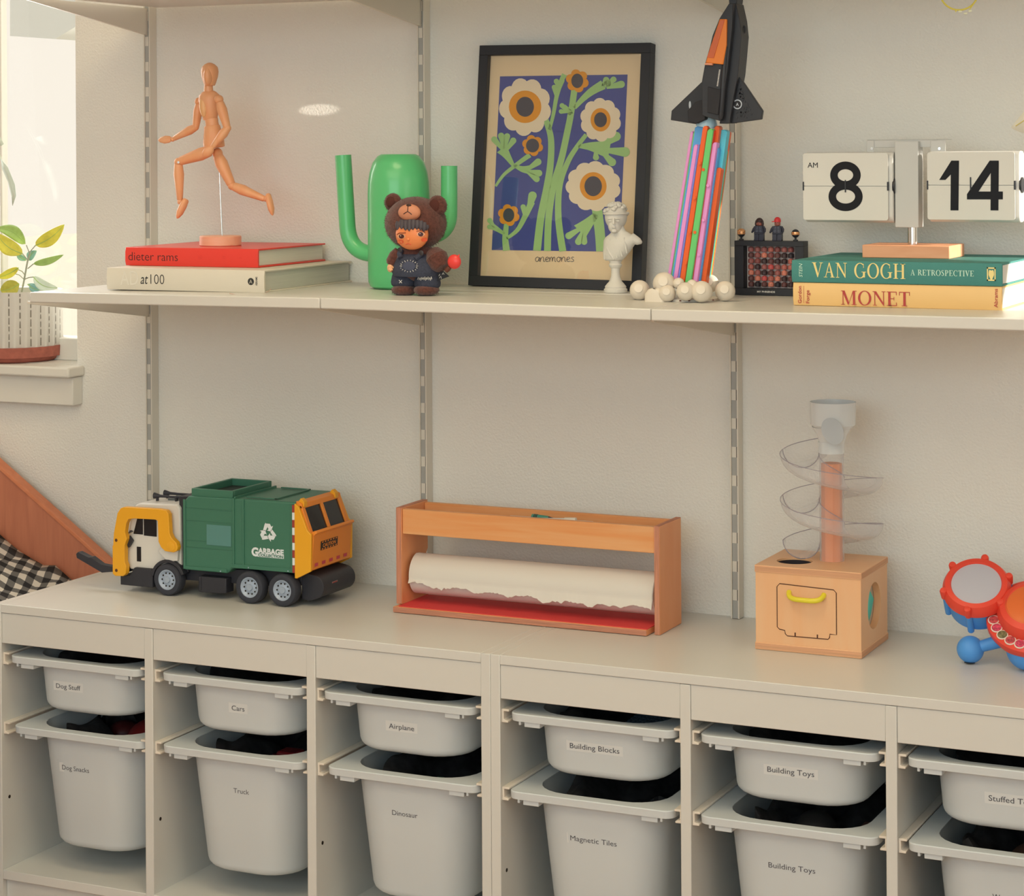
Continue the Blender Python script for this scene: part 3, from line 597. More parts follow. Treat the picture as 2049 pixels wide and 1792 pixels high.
# ================================================================== DOLL IN A BEAR SUIT
FUR = mat('bear_fur', obs(84, 46, 36), .95, bump=.6, bscale=900, var=.35, vscale=260, sheen=.3)
SKIN = mat('doll_skin', obs(222, 128, 72), .45, sss=.1)
HAIRD = mat('doll_hair', obs(62, 54, 56), .5)
DENIM = mat('doll_denim', obs(52, 54, 64), .85, bump=.4, bscale=1400, var=.18, vscale=400)
YD = -.312
zd = zsh(-.20) + .0003
def fd(zx, zy, d=0): return at(640 + zx / 5.27, 280 + zy / 5.27, YD + d)
dz = zd - fd(1000, 1640).z
def FD(zx, zy, d=0): p = fd(zx, zy, d); p.z = zd + (p.z - fd(1000, 1640).z); return p
px1 = (FD(1100, 900) - FD(1000, 900)).x / 100      # metres per crop pixel
k_ = px1
t = thing('bear_suit_doll', 'small doll in a brown furry bear suit and dark dungarees beside the cactus vase', 'doll', (FD(1000, 1640).x, YD, zd))
# legs, torso and arms of the suit
m = MB()
m.ell(FD(1015, 1290, .004), (230 * k_, 150 * k_, 190 * k_), 28, 18)
for x_, s in ((890, 1), (1125, -1)): m.ell(FD(x_, 1585, -.002), (118 * k_, 130 * k_, 58 * k_))
m.limb(FD(850, 1180), FD(740, 1330, -.010), [(0, 60 * k_), (.4, 75 * k_), (.85, 62 * k_), (1, 40 * k_)]); m.limb(FD(1190, 1180), FD(1290, 1360, -.008), [(0, 70 * k_), (.4, 110 * k_), (.8, 92 * k_), (1, 60 * k_)])
for c_, r_, n_ in ((FD(1240, 1270, -.006), (96 * k_, 92 * k_, 105 * k_), 420), (FD(890, 1585, -.002), (118 * k_, 130 * k_, 58 * k_), 260), (FD(1125, 1595, -.002), (118 * k_, 130 * k_, 58 * k_), 260)): m.spikes(c_, r_, n_, .0030, .00035)
for q in m.v: q.z = max(q.z, zd)
m.build('body', FUR, t)
m = MB(); hc = FD(1010, 885, .012); hr = (300 * k_, 260 * k_, 252 * k_)
m.ell(hc, hr, 36, 24); m.spikes(hc, hr, 2200, .0032, .0004)
hood = m.build('hood', FUR, t)
for c_, r_, in ((FD(772, 665, .006), 88), (FD(1238, 700, .008), 98)):
    m = MB(); m.ell(c_, (r_ * k_, r_ * k_ * .62, r_ * k_), 24, 14); m.spikes(c_, (r_ * k_, r_ * k_ * .62, r_ * k_), 420, .0028, .0004); e = m.build('ear', FUR, t)
    MB().ell(c_ + Vector((-.1, -1, .1)) * (r_ * k_ * .50), (r_ * k_ * .55, r_ * k_ * .22, r_ * k_ * .60)).build('inner_ear', mat('ear_inner', obs(70, 34, 26), .9), e)
hx = FD(1010, 885).x
def onface(zx, zy, extra=0.0):      # point on the front of the head ellipsoid
    p = FD(zx, zy, 0); dx = (p.x - hc.x) / hr[0]; dz_ = (p.z - hc.z) / hr[2]; q = max(0.02, 1 - dx * dx - dz_ * dz_)
    y = hc.y - hr[1] * math.sqrt(q); d = (p - CAMP); tt = (y - CAMP.y) / d.y; return CAMP + d * tt + Vector((0, -extra, 0))
m = MB(); mc = onface(945, 770); m.ell(mc, (115 * k_, 60 * k_, 78 * k_), 28, 16); mz = m.build('muzzle', mat('muzzle_tan', obs(182, 118, 84), .6), t)
def onmuz(zx, zy, extra=.0004):
    p = FD(zx, zy, 0); d = p - CAMP; y = mc.y - 60 * k_; q = CAMP + d * ((y - CAMP.y) / d.y)
    for _ in range(3):
        dx = (q.x - mc.x) / (115 * k_); dz_ = (q.z - mc.z) / (78 * k_); y = mc.y - 60 * k_ * math.sqrt(max(0, 1 - dx * dx - dz_ * dz_)) - extra; q = CAMP + d * ((y - CAMP.y) / d.y)
    return q
m = MB(); m.ell(onmuz(938, 694), (26 * k_, 14 * k_, 14 * k_)).tube([onmuz(*p) for p in ((930, 705), (928, 735), (926, 760))], .0007, 6).tube([onmuz(*p) for p in ((882, 786), (900, 774), (926, 760), (950, 775), (968, 792))], .0007, 6); m.build('nose', mat('nose_dark', obs(50, 30, 26), .4), mz)
# face, fringe and eyes
fc = onface(972, 1000); fc = fc + (fc - CAMP).normalized() * .0060; fr = (166 * k_, .0165, 146 * k_)
m = MB(); m.ell(fc, fr, 36, 20); face = m.build('face', SKIN, t)
def onf(zx, zy, extra=.0003):
    d = FD(zx, zy, 0) - CAMP; q = CAMP + d * ((fc.y - fr[1] - CAMP.y) / d.y)
    for _ in range(4):
        dx = (q.x - fc.x) / fr[0]; dz_ = (q.z - fc.z) / fr[2]; y = fc.y - fr[1] * math.sqrt(max(0.02, 1 - dx * dx - dz_ * dz_)) - extra; q = CAMP + d * ((y - CAMP.y) / d.y)
    return q
for ex, ey, s in ((860, 1022, 1), (1064, 1000, -1)):
    MB().flat([onf(ex + 42 * math.cos(a), ey + 24 * math.sin(a), .0004) for a in [2 * PI * i / 20 for i in range(20)]]).build('eye_white', mat('eye_white', obs(205, 150, 110), .3), face)
    MB().flat([onf(ex + 28 * math.cos(a), ey + 23 * math.sin(a), .0008) for a in [2 * PI * i / 20 for i in range(20)]]).build('eye', mat('eye_dark', obs(62, 26, 24), .2), face)
    MB().flat([onf(ex - 8 + 5 * math.cos(a), ey - 6 + 5 * math.sin(a), .0011) for a in [2 * PI * i / 10 for i in range(10)]]).build('eye_glint', mat('eye_glint', (.8, .75, .7), .3), face)
    MB().tube([onf(ex + x_, ey + y_, .0007) for x_, y_ in ((-46, -26 + 6 * s), (-20, -36), (15, -36), (46, -28 - 10 * s))], .0006, 6).build('eyebrow', mat('brow', obs(120, 60, 40), .7), face)
    MB().flat([onf(ex + (-10 if s > 0 else 38) + 34 * math.cos(a), ey + 58 + 22 * math.sin(a), .00035) for a in [2 * PI * i / 20 for i in range(20)]]).build('cheek', mat('cheek_red', obs(222, 92, 52), .6), face)
MB().ell(onf(935, 1055), (.0022, .0026, .0026)).build('nose', SKIN, face)
MB().tube([onf(p, q, .0006) for p, q in ((905, 1108), (925, 1101), (945, 1103), (962, 1110))], .0007, 6).build('mouth', mat('lips', obs(190, 78, 50), .5), face)
lobes = [((800, 860), (788, 972)), ((835, 850), (815, 955)), ((870, 850), (862, 945)), ((905, 855), (905, 960)), ((945, 850), (942, 968)), ((985, 850), (980, 955)), ((1025, 855), (1024, 950)), ((1065, 860), (1062, 958)), ((1100, 875), (1095, 975)), ((1125, 900), (1122, 962))]
m = MB()
for a, b_ in lobes: m.limb(onface(a[0], a[1], .001) , onf(b_[0], b_[1], .0016), [(0, 26 * k_), (.4, 30 * k_), (.8, 20 * k_), (1, 2 * k_)], 10, sq=.55, ref=(1, 0, 0))
m.build('fringe', HAIRD, t)
# dungarees
m = MB(); tc_ = FD(1010, 1320, -.002)
m.loft([[Vector((tc_.x + rx * k_ * math.cos(a), tc_.y + .002 + ry * k_ * math.sin(a), FD(1010, zy).z)) for a in [2 * PI * i / 36 for i in range(36)]] for rx, ry, zy in ((222, 172, 1440), (238, 185, 1405), (225, 178, 1330), (190, 160, 1250), (165, 135, 1205))], cap0=True, cap1=True)
for x_, yb in ((885, 1545), (1128, 1560)):
    m.loft([[Vector((FD(x_, 1500).x + r_ * k_ * math.cos(a), YD + .002 + r_ * .95 * k_ * math.sin(a), FD(x_, zy).z)) for a in [2 * PI * i / 28 for i in range(28)]] for r_, zy in ((112, yb), (124, yb - 15), (128, yb - 45), (118, 1440), (105, 1400))])
m.build('dungarees', DENIM, t, ang=60)
for pts in (((850, 1250), (840, 1205), (860, 1165)), ((1005, 1262), (1040, 1235), (1085, 1195))):
    m = MB(); P = [FD(p[0], p[1], -.0275 + .004 * i) for i, p in enumerate(pts)]; m.tube(P, .0046, 8); m.build('strap', DENIM, t)
    c_ = P[-1] + Vector((0, -.005, 0)); MB().lathe(c_, (0, -1, 0), [(.0042, 0), (.0044, .0012), (.0030, .0016)], 20).build('button', mat('doll_button', obs(58, 54, 52), .35, metal=.4), t)
m = MB(); dn = -.0342
for i in range(18):
    a = 2 * PI * i / 18; r0, r1 = 78 + 6 * (i % 3), 100; yy = dn + .0028 * abs(math.cos(a)) + .0004
    p0, p1 = FD(940 + r0 * .95 * math.cos(a), 1335 + r0 * .62 * math.sin(a), yy), FD(940 + r1 * .95 * math.cos(a), 1335 + r1 * .66 * math.sin(a), yy); m.tube([p0, p1], .0005, 5)
for i in range(9):
    x_ = 1030 + i * 17; m.tube([FD(x_, 1478 + (i % 3) * 5, -.0235), FD(x_ + 10, 1446 + (i % 2) * 8, -.0235), FD(x_ + 16, 1474, -.0235)], .00045, 5)
for q in ((835, 1483, 866, 1515), (866, 1483, 838, 1515)): m.tube([FD(q[0], q[1], -.0238), FD(q[2], q[3], -.0238)], .0006, 5)
m.build('stitching', mat('white_thread', (.75, .73, .70), .8), t)
m = MB(); m.ell(FD(940, 1335, dn + .002), (66 * k_, .0008, 44 * k_)); m.build('patch', mat('denim_patch', obs(66, 68, 80), .9), t)
m = MB(); m.ell(FD(745, 1355, -.014), (32 * k_, 30 * k_, 42 * k_))
for i, (x_, y_) in enumerate(((722, 1352), (730, 1378), (748, 1388), (766, 1380))): m.limb(FD(742, 1350, -.018), FD(x_, y_, -.021), [(0, 11 * k_), (.6, 12 * k_), (1, 7 * k_)], 8)
m.limb(FD(758, 1345, -.016), FD(776, 1352, -.02), [(0, 11 * k_), (1, 8 * k_)], 8)
m.build('hand', mat('doll_hand', obs(216, 160, 112), .5), t)
# flag and lollipop in the other paw
m = MB(); a_, b_, c_ = FD(1250, 1395, -.004), FD(1362, 1445, -.004), FD(1240, 1490, -.004); m.prism([a_, FD(1300, 1388, -.004), b_, c_], (0, .0015, 0)); m.build('pennant', BLACKM, t)
m = MB()
for q in (((1262, 1462), (1275, 1440), (1282, 1468)), ((1290, 1425), (1300, 1405), (1310, 1425)), ((1255, 1440), (1265, 1420))): m.tube([FD(x_, y_, -.0046) for x_, y_ in q], .0005, 5)
m.build('pennant_marks', mat('white_thread', (.75, .73, .70), .8), t)
m = MB(); m.limb(FD(1330, 1390, -.012), FD(1372, 1345, -.012), [(0, .0036), (.5, .0044), (1, .0036)]); m.build('candy_stick', mat('stick_brown', obs(90, 48, 34), .5), t)
m = MB(); m.ell(FD(1418, 1290, -.012), (68 * k_, 40 * k_, 68 * k_)); m.limb(FD(1455, 1245, -.012), FD(1472, 1212, -.012), [(0, .003), (1, .0006)], 8); m.build('candy', mat('candy_red', obs(206, 58, 50), .3), t)

# ================================================================== FRAMED FLOWER PRINT
FX, FY, FYAW, FLEAN, FROLL, FWD, FHT = -.049, -.0654, -.0059, .101, -.0107, .3338, .4348
cy_, sy_ = math.cos(FYAW), math.sin(FYAW); n_ = Vector((-sy_, cy_, 0)); u_ = Vector((cy_, sy_, 0)); p_ = Z3 * math.cos(FLEAN) + n_ * math.sin(FLEAN)
U = (u_ * math.cos(FROLL) + p_ * math.sin(FROLL)); V = (p_ * math.cos(FROLL) - u_ * math.sin(FROLL)); N = U.cross(V).normalized()      # N points to the room
O = Vector((FX, FY, zsh(FX) + .001))
def fp(a, b_, d=0): return O + U * a + V * b_ + N * d
t = thing('framed_print', 'black framed flower print leaning on the wall behind the white bust', 'picture', tuple(O))
BW = .0178
fr_ = MB()
for (a0, a1, b0, b1) in ((-FWD / 2, FWD / 2, 0, BW), (-FWD / 2, FWD / 2, FHT - BW, FHT), (-FWD / 2, -FWD / 2 + BW, BW, FHT - BW), (FWD / 2 - BW, FWD / 2, BW, FHT - BW)):
    fr_.prism([fp(a0, b0), fp(a1, b0), fp(a1, b1), fp(a0, b1)], -N * .0235)
fr_.build('frame', mat('frame_black', obs(36, 36, 38), .5), t, .0006)
MB().prism([fp(-FWD / 2 + .004, .004, -.016), fp(FWD / 2 - .004, .004, -.016), fp(FWD / 2 - .004, FHT - .004, -.016), fp(-FWD / 2 + .004, FHT - .004, -.016)], -N * .006).build('backing', mat('backing_board', (.3, .2, .12), .8), t)
PP, PN = fp(0, .2, -.0125), N
def pz(zx, zy, lift=0): return onp(920 + zx / 3.2, 60 + zy / 3.2, PP, PN) + PN * lift
MATC = mat('print_paper', (.90, .70, .45), .8); BLUE = mat('print_blue', obs(64, 72, 124), .8); GRN = mat('print_green', obs(146, 178, 108), .8); ORG = mat('print_orange', obs(216, 140, 38), .8); CRM = mat('print_cream', (.92, .78, .58), .8); CHR = mat('print_charcoal', obs(66, 64, 70), .8)
m = MB(); e = .0003
m.flat([fp(-FWD / 2 + BW * .8, BW * .8, -.0127), fp(FWD / 2 - BW * .8, BW * .8, -.0127), fp(FWD / 2 - BW * .8, FHT - BW * .8, -.0127), fp(-FWD / 2 + BW * .8, FHT - BW * .8, -.0127)], 0)
m.flat([pz(205, 1408, e), pz(1022, 1419, e), pz(1075, 285, e), pz(258, 297, e)], 1)
def blob(pts, lift, mi): m.flat([pz(x, y, lift) for x, y in pts], mi)
def stem(pts, w_, lift=2 * e, mi=2):      # smooth stem through points, catmull-rom
    P = [pts[0]] + list(pts) + [pts[-1]]; out = []
    for i in range(1, len(P) - 2):
        for j in range(8):
            tt = j / 8; out.append(tuple(.5 * (2 * P[i][c] + (P[i + 1][c] - P[i - 1][c]) * tt + (2 * P[i - 1][c] - 5 * P[i][c] + 4 * P[i + 1][c] - P[i + 2][c]) * tt ** 2 + (3 * P[i][c] - P[i - 1][c] - 3 * P[i + 1][c] + P[i + 2][c]) * tt ** 3) for c in (0, 1)))
    out.append(pts[-1]); n = len(out)
    ww = [w_[0] + (w_[1] - w_[0]) * i / (n - 1) for i in range(n)] if hasattr(w_, '__len__') else w_
    rb = ribbon(out, ww); k = len(out)
    m.add([pz(p.x, p.y, lift) for p in rb], [(i, i + 1, 2 * k - 2 - i, 2 * k - 1 - i) for i in range(k - 1)], mi)
def lobe(x, y, a, L_, w_, lift=2.3 * e): # rounded finger leaf
    c, s = math.cos(R(a)), -math.sin(R(a)); P = []
    for i in range(13): q = R(-90 + 180 * i / 12); P.append((L_ - w_ / 2 + w_ / 2 * math.cos(q), w_ / 2 * math.sin(q)))
    P += [(0, w_ * .22), (0, -w_ * .22)]
    blob([(x + px * c + py * s * -1, y + px * s + py * c) for px, py in P], lift, 2)
def flower(cx, cy, rx, ry, np_, ring, core, lift):
    for i in range(np_):
        a = 2 * PI * i / np_ + .25; rr = .36 * (9.0 / np_) ** .6
        blob([(cx + rx * (.68 * math.cos(a) + rr * math.cos(b)), cy + ry * (.68 * math.sin(a) + rr * math.sin(b))) for b in [2 * PI * j / 18 for j in range(18)]], lift + i * 1e-6, 4)
    blob([(cx + rx * .78 * math.cos(b), cy + ry * .78 * math.sin(b)) for b in [2 * PI * j / 28 for j in range(28)]], lift + e * .5, 4)
    blob([(cx + ring[0] * math.cos(b), cy + ring[1] * math.sin(b)) for b in [2 * PI * j / 28 for j in range(28)]], lift + e, 3)
    blob([(cx + core[0] * math.cos(b), cy + core[1] * math.sin(b)) for b in [2 * PI * j / 28 for j in range(28)]], lift + 1.5 * e, 5)
def small(cx, cy, r_, core, lift=3.5 * e):
    for i in range(6):
        a = 2 * PI * i / 6 + .3; blob([(cx + r_ * (.62 * math.cos(a) + .42 * math.cos(b)), cy + r_ * (.62 * math.sin(a) + .42 * math.sin(b))) for b in [2 * PI * j / 16 for j in range(16)]], lift + i * 1e-6, 3)
    blob([(cx + core[0] * math.cos(b), cy + core[1] * math.sin(b)) for b in [2 * PI * j / 24 for j in range(24)]], lift + e, 5)
stem([(495, 1412), (520, 1200), (560, 1000), (582, 850), (585, 700), (560, 600), (530, 520)], (50, 34)); stem([(575, 640), (600, 540), (620, 430), (650, 330), (672, 285)], (20, 34))
lobe(615, 420, 100, 70, 32); lobe(640, 380, 75, 75, 34); lobe(640, 380, 112, 72, 34)
stem([(562, 1414), (570, 1200), (600, 1000), (650, 830), (690, 650), (715, 520), (735, 380)], (44, 40)); stem([(660, 1416), (632, 1200), (640, 1000), (690, 850), (750, 750), (810, 670)], (46, 26))
stem([(735, 500), (790, 440), (850, 390), (920, 350)], (24, 62)); lobe(900, 368, 28, 75, 44); lobe(915, 360, 60, 66, 40); lobe(940, 368, 12, 120, 46); lobe(940, 358, 42, 80, 38)
stem([(715, 540), (690, 510), (665, 490)], (28, 34)); lobe(690, 515, 138, 62, 32); lobe(690, 525, 175, 55, 30)
stem([(760, 745), (830, 745), (900, 755), (960, 765)], (16, 120)); lobe(900, 745, 32, 150, 60); lobe(930, 770, -5, 160, 62); lobe(920, 790, -45, 105, 52); lobe(870, 780, -85, 55, 40)
stem([(230, 1000), (280, 930), (340, 880), (400, 835), (450, 800)], (16, 32)); stem([(345, 870), (300, 800), (270, 760)], (18, 80)); lobe(280, 770, 130, 110, 40); lobe(285, 760, 103, 105, 40); lobe(290, 760, 80, 100, 40); lobe(300, 770, 55, 95, 40)
stem([(350, 868), (400, 890), (450, 895)], (16, 60)); lobe(430, 895, 35, 110, 44); lobe(440, 905, -10, 90, 44); lobe(430, 905, -38, 100, 40)
stem([(300, 1412), (292, 1330), (300, 1240)], (46, 30)); stem([(300, 1335), (370, 1280), (420, 1190), (462, 1100)], (18, 44)); lobe(440, 1160, 75, 130, 54); lobe(415, 1190, 98, 75, 34)
stem([(285, 1305), (240, 1275), (205, 1255)], (18, 44)); lobe(225, 1265, 125, 72, 34); lobe(225, 1265, 172, 50, 30)
stem([(905, 1416), (898, 1300), (880, 1150)], (62, 66)); stem([(875, 1180), (820, 1240), (770, 1290)], (30, 110)); lobe(790, 1260, 212, 130, 44); lobe(800, 1270, 245, 115, 44); lobe(800, 1290, 268, 85, 40)
flower(420, 492, 162, 180, 9, (104, 104), (57, 64), 3 * e); flower(903, 575, 130, 138, 10, (64, 75), (41, 48), 3 * e); flower(856, 1000, 178, 162, 11, (86, 90), (56, 64), 3 * e)
small(754, 326, 72, (38, 46)); small(468, 740, 66, (42, 44)); small(315, 1185, 68, (36, 44))
# the title in a loose hand
SCR = {'a': (.95, [(.82, .78), (.5, .97), (.14, .7), (.12, .28), (.36, .03), (.66, .25), (.82, .8), (.80, .25), (.98, .05)]), 'n': (.95, [(.02, .92), (.08, .45), (.08, .02), (.14, .5), (.42, .95), (.68, .86), (.72, .4), (.74, .08), (.95, .06)]),
 'e': (.85, [(.05, .42), (.5, .52), (.72, .74), (.5, .97), (.2, .78), (.14, .32), (.36, .04), (.8, .14)]), 'm': (1.3, [(.02, .92), (.08, .45), (.08, .02), (.13, .5), (.36, .94), (.55, .8), (.56, .06), (.62, .5), (.86, .94), (1.05, .8), (1.08, .1), (1.3, .06)]),
 'o': (.95, [(.5, .97), (.16, .72), (.16, .25), (.45, .02), (.76, .28), (.76, .7), (.5, .97), (.66, .86), (.98, .88)]), 's': (.75, [(.66, .86), (.42, .98), (.22, .8), (.34, .55), (.6, .36), (.52, .08), (.22, .02), (.02, .12)])}
tot = sum(SCR[c][0] for c in 'anemones'); xx = 482; kx = 253 / tot
for c in 'anemones':
    wd, P0 = SCR[c]; P = [P0[0]] + P0 + [P0[-1]]; out = []
    for i in range(1, len(P) - 2):
        for j in range(5): tt = j / 5; out.append(tuple(.5 * (2 * P[i][q] + (P[i + 1][q] - P[i - 1][q]) * tt + (2 * P[i - 1][q] - 5 * P[i][q] + 4 * P[i + 1][q] - P[i + 2][q]) * tt ** 2 + (3 * P[i][q] - P[i - 1][q] - 3 * P[i + 1][q] + P[i + 2][q]) * tt ** 3) for q in (0, 1)))
    out.append(P0[-1]); out = [(xx + px * kx, 1483 - py * 31) for px, py in out]; rb = ribbon(out, 3.4); k = len(out)
    m.add([pz(p.x, p.y, 2 * e) for p in rb], [(i, i + 1, 2 * k - 2 - i, 2 * k - 1 - i) for i in range(k - 1)], 5); xx += wd * kx
m.build('art_print', [MATC, BLUE, GRN, ORG, CRM, CHR], t, fix=False)
MB().prism([fp(-FWD / 2 + BW * .9, BW * .9, -.008), fp(FWD / 2 - BW * .9, BW * .9, -.008), fp(FWD / 2 - BW * .9, FHT - BW * .9, -.008), fp(-FWD / 2 + BW * .9, FHT - BW * .9, -.008)], -N * .0015).build('glazing', pane_glass('picture_glass', .06), t)

# ================================================================== SMALL WHITE BUST
PL = mat('plaster', (.76, .73, .67), .6, bump=.15, bscale=300)
YB = -.112; zbst = zsh(.09) + .0003
def fb(zx, zy, d=0): p = at(920 + zx / 3.2, 60 + zy / 3.2, YB + d); return Vector((p.x, p.y, zbst + p.z - at(920 + 995 / 3.2, 60 + 1690 / 3.2, YB).z))
sc_ = (fb(1100, 1500) - fb(1000, 1500)).x / 100; zc_ = (fb(1000, 1400) - fb(1000, 1500)).z / 100
c0 = fb(998, 1690); t = thing('plaster_bust', 'small white classical bust on a pedestal in front of the framed print', 'bust', tuple(c0))
def zz(zy): return fb(998, zy).z
m = MB(); P = [(68, 1690), (70, 1684), (70, 1668), (62, 1662), (64, 1652), (56, 1640), (38, 1618), (28, 1590), (25, 1560), (27, 1535), (36, 1525), (40, 1512), (34, 1504), (36, 1494), (40, 1486)]
m.lathe(c0, Z3, [(r_ * sc_, zz(y) - c0.z) for r_, y in P], 32); m.build('pedestal', PL, t)
m = MB()
# draped chest: lofted oval sections, cut off below the arms
secs = [(1486, 985, 52, 34), (1470, 990, 64, 42), (1430, 1003, 84, 52), (1390, 1018, 96, 56), (1360, 1030, 108, 54), (1338, 1038, 104, 46), (1318, 1030, 70, 38), (1296, 1020, 42, 32), (1270, 1015, 34, 31), (1235, 1013, 33, 32)]
m.loft([[fb(cx, y) + Vector((rx * sc_ * math.cos(a), ry * sc_ * math.sin(a) * 1.0, 0)) for a in [2 * PI * i / 32 for i in range(32)]] for y, cx, rx, ry in secs])
m.limb(fb(950, 1375, -.004), fb(930, 1478, -.004), [(0, 16 * sc_), (.5, 22 * sc_), (1, 10 * sc_)], 12); m.limb(fb(1100, 1345), fb(1165, 1372), [(0, 34 * sc_), (.7, 22 * sc_), (1, 8 * sc_)], 14)
for a, b_ in (((960, 1345), (1010, 1470)), ((1000, 1335), (1040, 1460)), ((1050, 1340), (1070, 1440)), ((940, 1400), (985, 1480))): m.limb(fb(*a, -.0125), fb(*b_, -.0125), [(0, 5 * sc_), (.5, 9 * sc_), (1, 4 * sc_)], 8)
m.build('draped_chest', PL, t, ang=70)
m = MB(); hcn = fb(1000, 1215)
m.ell(fb(1000, 1205), (66 * sc_, 72 * sc_, 84 * zc_), 32, 20); m.ell(fb(995, 1262, -.006), (42 * sc_, 48 * sc_, 52 * zc_), 24, 16)
m.limb(fb(986, 1215, -.0215), fb(984, 1252, -.0245), [(0, 5 * sc_), (.7, 9 * sc_), (1, 7 * sc_)], 10); m.ell(fb(985, 1272, -.0205), (14 * sc_, 8 * sc_, 6 * zc_)); m.ell(fb(988, 1296, -.018), (18 * sc_, 14 * sc_, 13 * zc_))
for x_ in (962, 1012): m.ell(fb(x_, 1232, -.0190), (12 * sc_, 6 * sc_, 6 * zc_)); m.ell(fb(x_, 1219, -.0200), (16 * sc_, 8 * sc_, 4 * zc_))
m.build('head', PL, t)
m = MB()
for i in range(46):
    a = 2 * PI * random.random(); e_ = random.uniform(.05, 1.35)
    d = Vector((math.cos(a) * math.cos(e_), math.sin(a) * math.cos(e_), math.sin(e_)))
    if d.y < -.35 and d.z < .35: continue
    m.ell(fb(1000, 1195) + Vector((d.x * 66 * sc_, d.y * 72 * sc_, d.z * 78 * zc_)), (15 * sc_, 15 * sc_, 12 * zc_), 10, 6)
m.tube([fb(1000, 1185) + Vector((71 * sc_ * math.cos(q), 77 * sc_ * math.sin(q), .0)) for q in [2 * PI * i / 30 for i in range(30)]], 6 * sc_, 8, closed=True)
m.build('hair', PL, t)

# ================================================================== ROCKET MODEL ON A RAINBOW PLUME
YR = -.225; zrk = zsh(.29) + .0003
def f4(zx, zy, d=0): return at(1320 + zx / 2.89, zy / 2.89, YR + d)
t = thing('rocket_model', 'black building-brick space shuttle rising on a rainbow plume of bars', 'rocket model', (f4(155, 1640).x, YR, zrk))
BC = dict(pink=obs(222, 142, 190), green=obs(96, 176, 96), teal=obs(84, 176, 186), violet=obs(120, 130, 200), orange=obs(228, 96, 40), red=obs(206, 60, 40), blue=obs(92, 160, 206))
BM = {k: mat('brick_' + k, v, .32) for k, v in BC.items()}
CLD = mat('cloud_white', (.78, .70, .60), .35)
def P4(s_, tt): return (38 + 232 * s_ + (142 - 17 * s_) * tt, 1640 + 20 * s_ - (1640 - 745 + 20 * s_) * tt)
def bar(col, s0, s1, t1, d0, dep=.016, t0=0.0):
    m = MB(); w_ = (s1 - s0)
    pts = [f4(*P4(s0, t0), d0), f4(*P4(s1, t0), d0), f4(*P4(s1, t1 - .012), d0), f4(*P4(s1 - w_ * .3, t1), d0), f4(*P4(s0 + w_ * .3, t1), d0), f4(*P4(s0, t1 - .012), d0)]
    m.prism(pts, (0, dep, 0)); return m.build('plume_bar', BM[col], t, .0012)
def arcd(s_): return -.022 * math.sin(PI * min(1, max(0, s_)))
for col, s0, s1, t1, ex in (('pink', .0, .085, .985, 0), ('green', .085, .15, .985, 0), ('blue', .10, .34, 1.02, .006), ('pink', .15, .262, .90, -.003), ('violet', .262, .312, .90, -.002), ('orange', .312, .45, 1.02, -.004), ('green', .45, .605, 1.0, -.006), ('red', .605, .635, .99, -.003), ('pink', .635, .755, .915, -.004), ('orange', .62, .77, 1.02, .004), ('blue', .755, .83, .88, -.001), ('teal', .74, .985, .995, .006), ('orange', .83, .965, .755, -.003), ('green', .965, 1.0, .86, .004), ('orange', .93, 1.03, .985, .012), ('violet', .2, .8, .98, .030)):
    bar(col, s0, s1, t1, arcd((s0 + s1) / 2) + ex)
for s_, tt in ((.38, .78), (.50, .74), (.385, .56), (.68, .64), (.39, .34), (.52, .34), (.69, .42), (.70, .20), (.40, .14)): c_ = f4(*P4(s_, tt), arcd(s_) - .006); MB().cyl(c_, c_ + Vector((0, -.0012, 0)), .0026, 14).build('pin', BM['orange' if s_ < .6 else 'pink'], t)
NZ = mat('nozzle_ice', obs(176, 204, 206), .15)
m = MB(); m.limb(f4(270, 735), f4(283, 655), [(0, .0175), (.3, .0170), (.7, .0135), (1, .0115)], 20); m.build('flame_nozzle', NZ, t)
# the smoke: a round plate with domes and balls
c0 = f4(160, 1700); c0 = Vector((f4(165, 1640).x, YR, zrk))
m = MB(); m.lathe(c0, Z3, [(.052, 0), (.052, .004), (.047, .005)], 40); m.build('base_plate', CLD, t)
def ball(u, v, d, r_, dome=False):
    c_ = at(u, v, YR + d)
    if c_.z - r_ < zrk: c_.z = zrk + r_
    m = MB(); m.ell(c_, r_, 22, 14)
    m.lathe(c_ + Vector((.25, -.93, .25)).normalized() * r_ * .93, Vector((.25, -.93, .25)), [(r_ * .42, 0), (r_ * .42, r_ * .09), (r_ * .36, r_ * .10)], 18)
    m.build('cloud_ball', CLD, t)
for u, v, d, r_ in ((1280, 583, -.035, .0165), (1329, 567, -.045, .0185), (1372, 583, -.060, .0150), (1404, 585, -.052, .0175), (1451, 584, -.012, .0165), (1358, 567, -.045, .0095), (1385, 570, -.050, .0090), (1335, 590, -.058, .0140), (1420, 567, .020, .0150)): ball(u, v, d, r_)
m = MB(); c_ = at(1316, 590, YR - .048); m.loft([rrect(c_.x, c_.y, z, hx, .018, .008) for z, hx in ((zrk, .0185), (zrk + .012, .018), (zrk + .020, .012), (zrk + .022, .006))]); m.build('cloud_block', CLD, t)
m = MB()
for i in range(11):
    a = R(180 + 16 * i); c_ = c0 + Vector((.0525 * math.cos(a), .0525 * math.sin(a), .0022)); m.ell(c_, (.002, .0012, .0012), 8, 5)
m.build('plate_notches', mat('notch_brown', obs(120, 80, 66), .8), t)
